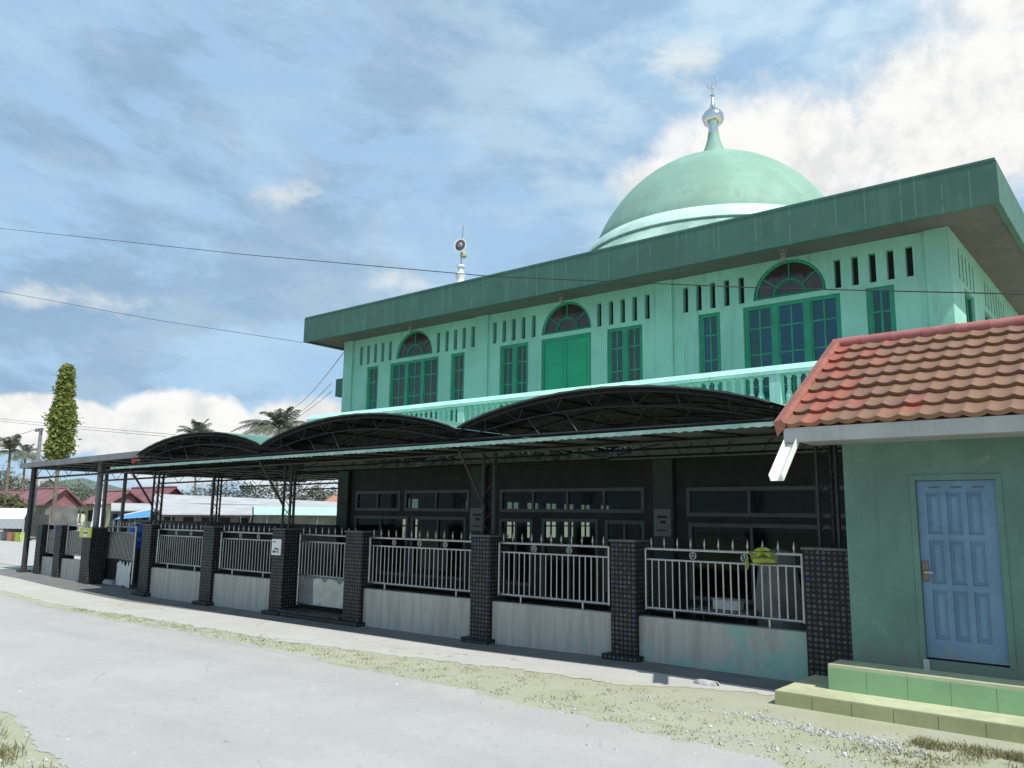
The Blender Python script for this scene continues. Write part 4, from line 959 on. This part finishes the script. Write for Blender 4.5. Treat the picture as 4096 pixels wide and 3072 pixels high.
mb = MB(); mb.grid([[bp(-.03, -.07, -.12), bp(-.03, -.07, .075), bp(-.03, .03, .10), bp(-.03, .055, .05), bp(-.03, .055, .0)], [bp(L + .02, -.07, -.12), bp(L + .02, -.07, .075), bp(L + .02, .03, .10), bp(L + .02, .055, .05), bp(L + .02, .055, .0)]])
mb.quad(bp(-.03, -.07, -.12), bp(-.03, .055, 0), bp(-.03, .055, .05), bp(-.03, .03, .10), bp(-.03, -.07, .075)); mb.build('barge_tiles', TILETRIM, roof)
MB().box(-3.58, TX1, EY + .002, EY + .12, 2.91, 3.075).build('gutter_board', GUTTER, hs)
# open spout at the gutter's end
s0, s1 = Vector((-3.50, 9.50, 2.93)), Vector((-3.51, 8.97, 2.44)); dv = (s1 - s0).normalized(); nn = Vector((0, dv.z, -dv.y)) * -1; w = .068; h = .085
if nn.z < 0: nn = -nn
mb = MB()
for a, b, lo, hi in ((-w, w, 0, .008), (-w - .008, -w, 0, h), (w, w + .008, 0, h)):
    pts = []
    for off in (lo, hi):
        for p, xx in ((s0, a), (s0, b), (s1, b), (s1, a)): pts.append(tuple(p + Vector((xx, 0, 0)) + nn * off))
    mb.hexa(pts)
mb.build('gutter_spout', BRIGHTGUT, hs)
MB().box(-3.45, TX1, EY + .125, HY0 - .002, 2.915, 2.935).build('eave_soffit', mat('grey_eave_soffit', (.30, .30, .295), .7, .1, 3), hs)

# ------------------------------------------------------------------ trees and plants
def leaf_cloud(mb, pts, size, rr):
    for p in pts:
        s = size * rr.uniform(.6, 1.35); a = Vector((rr.gauss(0, 1), rr.gauss(0, 1), rr.gauss(0, .6))).normalized(); b = a.cross(Vector((rr.gauss(0, 1), rr.gauss(0, 1), rr.gauss(0, 1)))).normalized()
        p = Vector(p); mb.quad(p - a * s, p - b * s * .4, p + a * s, p + b * s * .4)
def column_tree(base, ztop, zbot, rad, label):
    r = thing('column_tree', label, 'tree', base); rr = random.Random(12); x, y, z = base
    MB().tube([(x, y, z), (x + .1, y, z + 3), (x, y, zbot + 2), (x, y, ztop - .6)], [.15, .14, .12, .03], 8).build('trunk', BARK, r, True)
    mb = MB()
    H = ztop - zbot
    for i in range(560):                                  # drooping clumps along the column
        t = rr.random() ** .85; zc = zbot + H * t; k = min(1.0, (1 - t) ** .80 * 1.22) * (1.0 if t > .24 else .52 + 2.0 * t) * (1 + .16 * sin(t * 17) + .10 * sin(t * 41 + 2))
        a = rr.uniform(0, 6.28); ro = rad * k * rr.uniform(.35, 1.08); cx, cy = x + ro * cos(a), y + ro * sin(a)
        if t < .13 and cos(a) > .1 and rr.random() < .55: continue
        pts = [(cx + rr.gauss(0, .16), cy + rr.gauss(0, .16), zc - abs(rr.gauss(0, .38))) for _ in range(24)]
        leaf_cloud(mb, pts, .16, rr)
    mb.build('crown', LEAF_COL, r); return r
tb = at(128, 975, 24); tt = at(143, 787, 24)
column_tree((tb.x, 24.0, .1), tt.z, tb.z - .5, .90, 'tall narrow columnar evergreen tree rising behind the flat canopy')
def palm(base, top, label, n=17, L=3.2, seed=1, m=LEAF_PALM):
    r = thing('coconut_palm', label, 'palm', base, 'coconut palms beyond the mosque'); rr = random.Random(seed); b = Vector(base); t = Vector(top)
    MB().tube([b, b.lerp(t, .35) + Vector((.25, 0, 0)), b.lerp(t, .7) + Vector((.15, 0, 0)), t], [.2, .16, .13, .12], 8).build('trunk', BARK, r, True)
    mb = MB()
    for i in range(n):
        a = i * 2.4 + rr.uniform(-.2, .2); up = rr.uniform(.0, 1.25) if i < n - 5 else 1.45; l = L * rr.uniform(.8, 1.1); dr = rr.uniform(.75, 1.25); pts = []
        for k in range(11):
            s = k / 10; d = l * s
            pts.append(t + Vector((cos(a) * d * cos(up * .9), sin(a) * d * cos(up * .9), d * sin(up * .9) - dr * s * s * l * .55)))
        mb.tube(pts, [.035 * (1 - k / 11) + .006 for k in range(11)], 4)
        for k in range(1, 41):
            s = .1 + .9 * k / 40; f = s * 10; i0 = min(9, int(f)); p = pts[i0].lerp(pts[i0 + 1], f - i0); d = (pts[i0 + 1] - pts[i0]).normalized(); side = d.cross(Vector((0, 0, 1))).normalized()
            ll = (.62 * sin(pi * min(1, .15 + s * .82)) + .12) * L / 3.6
            for sg_ in (-1, 1):
                e = p + side * sg_ * ll * .8 + d * ll * .45 - Vector((0, 0, ll * rr.uniform(.25, .6))); w = d * .028 * L / 3.2
                mb.quad(p - w, p + w, e + w * .4, e - w * .4)
    mb.build('fronds', m, r); return r
p = at(603, 925, 64); palm((p.x, 64, .1), p, 'coconut palm rising between two canopy vaults, left of the mosque', 34, 6.2, 3)
p = at(428, 940, 66); palm((p.x, 66, .1), p, 'coconut palm whose crown tip shows above the left canopy vault', 28, 4.8, 5)
p = at(22, 975, 30); palm((p.x, 30, .1), p, 'coconut palm at the left edge, left of the utility pole', 18, 3.4, 8)
p = at(55, 985, 38); palm((p.x, 38, .1), p, 'more distant coconut palm just left of the utility pole', 16, 3.2, 9)
def bush_tree(base, h, rad, label, seed, m=LEAF_BUSH, group='leafy trees behind the market roofs', nm='leafy_tree'):
    r = thing(nm, label, 'tree', base, group); rr = random.Random(seed); x, y, z = base
    MB().tube([(x, y, z), (x + .1, y, z + h * .4), (x - .1, y, z + h * .75)], [.16, .12, .05], 7).build('trunk', BARK, r, True)
    for k in range(3): pass
    mb = MB(); cl = []
    for i in range(46):
        a, b = rr.uniform(0, 6.28), rr.uniform(-1, 1); k = rr.uniform(.35, 1) ** .5; cl.append((x + rad * k * cos(a) * sqrt(1 - b * b), y + rad * k * sin(a) * sqrt(1 - b * b), z + h * .62 + h * .36 * k * b))
    for c_ in cl: leaf_cloud(mb, [(c_[0] + rr.gauss(0, rad * .14), c_[1] + rr.gauss(0, rad * .14), c_[2] + rr.gauss(0, h * .06)) for _ in range(34)], .20, rr)
    mb.build('crown', m, r); return r
LBL = ['seen between canopy posts above the pale roof', 'over the middle of the pale market roof', 'near the mosque corner under the canopy', 'above the red roof by the yellow sign']
for i, (px, py, Y, h, rd) in enumerate(((425, 1062, 56, 6.2, 3.4), (490, 1058, 60, 7.4, 3.8), (555, 1060, 62, 6.8, 3.6), (610, 1058, 66, 7.6, 3.6), (660, 1062, 68, 7.0, 3.4), (705, 1062, 70, 7.2, 3.2))):
    q = at(px, py, Y); bush_tree((q.x, Y, .1), h * .82, rd, ['leafy tree leftmost behind the pale market roof', 'leafy tree second from left behind the pale market roof', 'leafy tree third from left behind the pale market roof', 'leafy tree fourth from left behind the pale market roof', 'leafy tree fifth from left behind the pale market roof', 'leafy tree nearest the mosque wall behind the market roof'][i], 30 + i, LEAF_GREY)
q = at(20, 1070, 27); bush_tree((q.x, 27, .1), 3.5, 2.0, 'round green shrub at the left edge above the white stall', 50, LEAF_BUSH)
q = at(10, 1010, 44); bush_tree((q.x, 44, .1), 7.2, 4.0, 'grey-green tree mass under the left palm', 51, LEAF_GREY)
q = at(60, 1020, 46); bush_tree((q.x, 46, .1), 6.4, 4.0, 'grey-green tree behind the utility pole foot', 52, LEAF_GREY)
q = at(140, 1030, 48); bush_tree((q.x, 48, .1), 6.0, 4.0, 'dull green tree seen under the flat canopy', 53, LEAF_GREY)

for i, (px, py, Y, h, rd, lb) in enumerate(((-20, 990, 50, 9.0, 4.6, 'tall grey-green tree partly cut by the left edge'), (95, 1022, 52, 6.8, 4.0, 'dull green tree just right of the utility pole foot'), (180, 1040, 58, 5.6, 4.0, 'low dull tree behind the small cream house'), (225, 1045, 62, 5.4, 3.8, 'low dull tree behind the yellow sign post'), (285, 1044, 66, 5.6, 4.2, 'low tree above the wide dull red roof'), (355, 1052, 66, 5.4, 3.6, 'low tree at the right end of the wide red roof'))):
    q = at(px, py, Y); bush_tree((q.x, Y, .1), h, rd, lb, 70 + i, LEAF_GREY)

# ------------------------------------------------------------------ utility pole and wires
q = at(84, 990, 25); tp = at(89, 925, 25)
up = thing('utility_pole', 'slim grey concrete utility pole leaning beside the columnar tree', 'utility pole', (q.x, 25, .1))
MB().tube([(q.x - .1, 25, .1), (tp.x, 25, tp.z)], [.19, .12], 10).build('pole', CONCR, up, True)
MB().box(tp.x - 1.0, tp.x + .35, 24.93, 25.07, tp.z - .22, tp.z - .12).build('cross_arm', CONCR, up)
for dx in (-.9, -.5, .25): MB().lathe((tp.x + dx, 25, tp.z - .12), [(.05, 0), (.07, .06), (.04, .14)], 8).build('insulator', BLACKP, up)
def wire(pts, sag, r, label, n=24):
    mb = MB(); out = []
    for (a, b) in zip(pts, pts[1:]):
        for i in range(n): t = i / n; p = a.lerp(b, t); out.append(p - Vector((0, 0, 4 * sag * t * (1 - t))))
    out.append(pts[-1]); mb.tube(out, r, 5); return tag(mb.build('overhead_wire', BLACKP), label, 'wire', 'overhead wires')
def atx(px, py, X):
    d = at(px, py, 1.0) - EYE; return EYE + d * (X / d.x)
wire([at(-300, 455, 7), at(0, 493, 7), at(530, 550, 7), at(1060, 597, 7), at(1640, 622, 7), at(2240, 636, 7)], 0.0, .0055, 'long wire crossing the whole sky and the mosque facade')
wire([at(-300, 575, 9), at(0, 629, 10), at(330, 690, 12.5), at(655, 740, 15.33)], 0.0, .007, 'wire running from the left edge to the mosque roof corner')
wire([at(-150, 888, 30), at(380, 939, 30)], .1, .014, 'upper of two close wires crossing low behind the columnar tree'); wire([at(-150, 893, 30), at(360, 943, 30)], .1, .014, 'lower of two close wires crossing low behind the columnar tree')
wire([at(-200, 962, 24), at(0, 946, 25), Vector((tp.x - .9, 25, tp.z))], .12, .018, 'sagging wire ending at the utility pole top')
wire([at(742, 762, 16.2), at(632, 882, 33)], .25, .012, 'wire slanting down from the mosque roof corner to the palm'); wire([at(716, 828, 16.7), at(625, 905, 33)], .15, .010, 'upper wire from the green window hood toward the palm'); wire([at(716, 846, 16.7), at(600, 925, 33)], .15, .010, 'lower wire from the green window hood toward the palm')

# ------------------------------------------------------------------ market roofs, shops and houses behind
def shed(nm, label, cat, e0, e1, t0, t1, mroof, mwall, group=None, posts=0):
    """lean-to roof given by its two eave corners and two upper corners, with a wall under it"""
    r = thing(nm, label, cat, (e0.x, e0.y, 0), group); th = Vector((0, 0, .08))
    MB().hexa([e0, e1, t1, t0, e0 + th, e1 + th, t1 + th, t0 + th]).build('roof', mroof, r)
    i0, i1 = e0.lerp(t0, .3), e1.lerp(t1, .3)
    MB().quad((i0.x, i0.y, 0), (i1.x, i1.y, 0), (i1.x, i1.y, i1.z - .01), (i0.x, i0.y, i0.z - .01)).quad((t0.x, t0.y, 0), (t0.x, t0.y, t0.z - .01), (t1.x, t1.y, t1.z - .01), (t1.x, t1.y, 0)).quad((i0.x, i0.y, 0), (i0.x, i0.y, i0.z - .01), (t0.x, t0.y, t0.z - .01), (t0.x, t0.y, 0)).build('wall', mwall, r)
    mb = MB(); n = 5
    for i in range(n):
        a = i0.lerp(i1, (i + .25) / n); b = i0.lerp(i1, (i + .8) / n); dd = Vector((a.y - b.y, b.x - a.x, 0)).normalized() * .02
        if dd.y > 0: dd = -dd
        mb.quad(Vector((a.x, a.y, .2)) + dd, Vector((b.x, b.y, .2)) + dd, Vector((b.x, b.y, i1.z * .8)) + dd, Vector((a.x, a.y, i1.z * .8)) + dd)
    mb.build('shopfront', DARKIN, r)
    mb = MB()
    for i in range(posts): a = e0.lerp(e1, (i + .5) / posts) + (t0 - e0) * .06; mb = MB().tube([(a.x, a.y, 0), (a.x, a.y, a.z)], .05, 6); mb.build('post', PIPEG, r)
    return r
shed('market_roof', 'long pale metal market roof seen under the canopies', 'market building', at(330, 1093, 40), at(760, 1097, 52), at(330, 1068, 44), at(760, 1087, 58), WHITEROOF, BROWNW, 'pale market roofs')
shed('market_roof', 'lower pale metal market roof in front of the longer one', 'market building', at(345, 1112, 30), at(545, 1113, 36), at(345, 1092, 33), at(545, 1095, 40), WHITEROOF, BROWNW, 'pale market roofs', 4)
shed('market_roof', 'pale green edged market roof nearest the mosque corner', 'market building', at(548, 1112, 36), at(760, 1114, 46), at(548, 1096, 39), at(760, 1098, 50), GREENROOF, BROWNW, 'pale market roofs', 4)
shed('shop', 'low white roofed shop above the blue tarpaulin', 'shop', at(240, 1104, 30), at(345, 1105, 33), at(240, 1088, 34), at(345, 1090, 37), WHITEROOF, BROWNW, None, 3)
def house(px0, px1, py_e, py_r, Y, label, mr, mw, seed):
    a, b = at(px0, py_e, Y), at(px1, py_e, Y); rz = at((px0 + px1) / 2, py_r, Y).z; r = thing('red_roofed_house', label, 'house', ((a.x + b.x) / 2, Y, 0), 'red roofed houses beyond the terrace')
    ez = (a.z + b.z) / 2; x0, x1 = a.x, b.x; D_ = 4.2
    MB().box(x0 + .5, x1 - .5, Y + .5, Y + D_ - .5, 0, ez).build('wall', mw, r)
    mb = MB(); mb.hexa([(x0, Y, ez), (x1, Y, ez), (x1, Y + D_ / 2, rz), (x0, Y + D_ / 2, rz), (x0, Y, ez + .1), (x1, Y, ez + .1), (x1, Y + D_ / 2, rz + .1), (x0, Y + D_ / 2, rz + .1)])
    mb.hexa([(x0, Y + D_ / 2, rz), (x1, Y + D_ / 2, rz), (x1, Y + D_, ez), (x0, Y + D_, ez), (x0, Y + D_ / 2, rz + .1), (x1, Y + D_ / 2, rz + .1), (x1, Y + D_, ez + .1), (x0, Y + D_, ez + .1)])
    mb.quad((x0 + .5, Y + .5, ez), (x0 + .5, Y + D_ - .5, ez), (x0 + .5, Y + D_ / 2, rz)).quad((x1 - .5, Y + .5, ez), (x1 - .5, Y + D_ / 2, rz), (x1 - .5, Y + D_ - .5, ez)); mb.build('roof', mr, r)
    mb = MB().box(x0 + 1.2, x0 + 2.4, Y + .46, Y + .495, .9, 2.1).build('window', DARKIN, r); MB().box(x1 - 2.6, x1 - 1.6, Y + .46, Y + .495, 0, 2.0).build('door', BARK, r)
    MB().tube([(x0, Y + D_ / 2, rz + .12), (x1, Y + D_ / 2, rz + .12)], .12, 6).build('ridge', mr, r)
    return r
house(243, 338, 1088, 1054, 44, 'wide dull red roof behind the slim white post', REDROOF, CREAMW, 1)
house(172, 236, 1090, 1062, 40, 'small red roofed house with cream wall left of the slim white post', REDROOF2, CREAMW, 2)
house(12, 92, 1092, 1056, 34, 'faded red roofed house above the white market stall', REDROOF2, BROWNW, 3)
house(-70, 26, 1088, 1060, 38, 'faded red roofed house cut by the left edge', REDROOF, BROWNW, 4)
house(-40, 75, 1058, 1036, 52, 'pale grey roofed house behind the red roofs at the left edge', WHITEROOF, BROWNW, 5)
house(690, 760, 1090, 1070, 64, 'orange-red roofed house seen just left of the mosque corner', mat('orange_red_roof', (.42, .20, .13), .75, .2, .6), CREAMW, 6)
# slim white post, blue tarpaulin, stall
q = at(208, 1130, 22); wp = thing('white_post', 'slim white turned post with dark bands behind the wide gate', 'post', (q.x, 22, .05))
zt_ = at(209, 1052, 22).z; hh = zt_ - .05
MB().lathe((q.x, 22, .05), [(.30, 0), (.30, hh * .35), (.24, hh * .42), (.22, hh * .62), (.20, hh * .70), (.25, hh * .715), (.20, hh * .73), (.17, hh * .98), (.22, hh)], 16).build('shaft', WHITEP, wp, True)
MB().lathe((q.x, 22, .05 + hh * .655), [(.24, 0), (.24, .09)], 16).build('dark_band', CAP, wp); MB().lathe((q.x, 22, .05 + hh * .78), [(.22, 0), (.22, .05)], 16).build('dark_band', CAP, wp)
tp_ = thing('tarpaulin', 'blue tarpaulin with a white upper edge stretched beside the white post', 'tarpaulin', at(285, 1120, 24)); a, b, c_, d_ = at(246, 1122, 24), at(324, 1117, 25), at(330, 1100, 27), at(262, 1114, 26)
mb = MB(); rows = []
for i in range(7):
    t = i / 6; rows.append([tuple(a.lerp(b, s / 8).lerp(d_.lerp(c_, s / 8), t) - Vector((0, 0, .12 * sin(pi * s / 8) * sin(pi * t)))) for s in range(9)])
mb.grid(rows); mb.build('sheet', BLUET, tp_, True); MB().tube([d_, d_.lerp(c_, .5), c_], .06, 6).build('white_edge', WHITEP, tp_)
for e in (a, b, c_, d_): MB().tube([(e.x, e.y, 0), e], .03, 6).build('pole', PIPEG, tp_)
st = thing('market_stall', 'white canvas market stall with trestle table at the left edge', 'stall', (at(20, 1150, 20).x, 20, .12))
a, b = at(-40, 1122, 19.5), at(52, 1122, 19.5); c_, d_ = at(62, 1100, 22), at(-40, 1098, 22)
MB().hexa([a, b, c_, d_, a + Vector((0, 0, .05)), b + Vector((0, 0, .05)), c_ + Vector((0, 0, .05)), d_ + Vector((0, 0, .05))]).build('canvas_roof', WHITEP, st)
dn = Vector((0, 0, -.55)); MB().quad(a, a + dn, b + dn, b).quad(a + Vector((0, .02, 0)), b + Vector((0, .02, 0)), b + dn + Vector((0, .02, 0)), a + dn + Vector((0, .02, 0))).build('valance', PAPER, st)
for e in (a, b, c_, d_): MB().tube([(e.x, e.y, .12), e], .045, 6).build('pole', GUTTER, st)
e0, e1 = at(-40, 1160, 20.5), at(50, 1160, 20.5); MB().box(e0.x, e1.x, 20.2, 21.2, e1.z - .06, e1.z).build('table_top', NOTICE, st)
for xx in (e0.x + .3, e1.x - .3): MB().box(xx - .05, xx + .05, 20.3, 21.1, .12, e1.z - .062).build('table_leg', NOTICE, st)
MB().box(e0.x, e1.x, 21.9, 22.0, .12, 1.75).build('back_cloth', BROWNW, st)
for i, (px, m_, lb) in enumerate(((28, ORANGE, 'orange crate standing under the stall table'), (45, YELLOW, 'yellow-green crate at the right end under the stall table'), (8, NOTICE, 'grey crate leftmost under the stall table'))):
    q = at(px, 1190, 19.9); t_ = thing('crate', lb, 'crate', (q.x, 19.9, .13), 'crates at the market stall')
    MB().box(q.x - .32, q.x + .32, 19.6, 19.95, .13, .62).build('body', m_, t_); MB().box(q.x - .35, q.x + .35, 19.58, 19.97, .622, .68).build('rim', m_, t_)

# ------------------------------------------------------------------ verge: grass, gravel
rr = random.Random(77)
def grass(name, spots, label):
    mb = MB()
    for cx, cy, rad, n, h in spots:
        for _ in range(n):
            a = rr.uniform(0, 6.28); d = rad * sqrt(rr.random()); x_, y_ = cx + d * cos(a), cy + d * sin(a); z_ = g(x_) + .002
            hh = h * rr.uniform(.4, 1.2); le = Vector((rr.gauss(0, .5), rr.gauss(0, .5), 1)).normalized() * hh; w = Vector((rr.gauss(0, 1), rr.gauss(0, 1), 0)).normalized() * .0045
            p = Vector((x_, y_, z_)); m_ = p + le * .55; e = p + le + Vector((le.x, le.y, 0)) * .5
            mb.quad(p - w, p + w, m_ + w * .8, m_ - w * .8); mb.quad(m_ - w * .8, m_ + w * .8, e)
    o = mb.build(name, LEAF_GRASS); o['label'] = label; o['category'] = 'grass'; o['kind'] = 'stuff'
sp = []
for _ in range(60):
    xx = rr.uniform(-13, -6.6); sp.append((xx, near_e(xx) - .25 - abs(rr.gauss(0, .45)), .16, 55, .10))
for _ in range(38):
    xx = rr.uniform(-2.1, -.9); sp.append((xx, 8.46 + (xx + 2.1) * .10 + rr.gauss(0, .05), .12, 60, .06))
for _ in range(26):
    xx = rr.uniform(-2.6, -1.0); sp.append((xx, rr.uniform(7.5, 8.3), .12, 30, .045))
for _ in range(60):
    xx = rr.uniform(-16, -3.8); sp.append((xx, rr.uniform(far_e(xx) + .1, ap_e(xx) - .05), .08, 8, .03))
for _ in range(420):
    xx = rr.uniform(-19, -1.5); sp.append((xx, rr.uniform(far_e(xx) + .05, min(ap_e(xx), 8.8)), .10, 7, .028))
grass('grass', sp, 'thin dry grass along the sandy verges')
mb = MB()
def stone(x_, y_, s):
    z_ = g(x_) + .004; n = 5; top = []; bot = []
    for i in range(n): a = 2 * pi * i / n + rr.uniform(-.4, .4); k = s * rr.uniform(.6, 1.1); bot.append((x_ + k * cos(a), y_ + k * sin(a), z_)); top.append((x_ + .6 * k * cos(a), y_ + .6 * k * sin(a), z_ + s * rr.uniform(.4, .9)))
    i0 = len(mb.v); mb.v += bot + top; mb.f.append(tuple(i0 + n + i for i in range(n)))
    for i in range(n): mb.f.append((i0 + i, i0 + (i + 1) % n, i0 + n + (i + 1) % n, i0 + n + i))
for cx, cy, rx, ry, n in ((-3.6, 8.42, .18, .07, 130), (-2.75, 8.28, .28, .07, 260), (-2.2, 8.12, .16, .06, 120), (-4.6, 7.9, .8, .5, 70), (-3.2, 7.5, 1.0, .3, 120), (-7.5, 8.1, 2.5, .5, 140), (-8.5, 3.0, 1.5, .3, 90)):
    for _ in range(n): stone(cx + rr.gauss(0, rx), cy + rr.gauss(0, ry), abs(rr.gauss(.009, .007)) + .003)
for _ in range(150): xx = rr.uniform(-14, -2); stone(xx, rr.uniform(near_e(xx) + .1, far_e(xx)), rr.uniform(.004, .014))
for _ in range(420): xx = rr.uniform(-9, -1.5); stone(xx, far_e(xx) + abs(rr.gauss(0, .35)), rr.uniform(.004, .014))
o = mb.build('gravel', GRAVELM); o['label'] = 'loose pale gravel scattered on the verge and road'; o['category'] = 'gravel'; o['kind'] = 'stuff'
mb = MB(); rr = random.Random(9); pts = []
q0 = (-4.75, 9.62)
rows = []
for i in range(4):
    s = (1, .95, .8, 0.0)[i]; zz = (0, .03, .05, .055)[i]; rows.append([(q0[0] + .17 * s * cos(2 * pi * k / 10) * (1 + .2 * sin(k * 2.3)), q0[1] + .08 * s * sin(2 * pi * k / 10) * (1 + .2 * cos(k * 1.7)), g(-4.5) + zz) for k in range(11)])
mb.grid(rows); tag(mb.build('concrete_lump', GRAVELM), 'broken pale concrete lump lying on the apron near the steps', 'rubble')
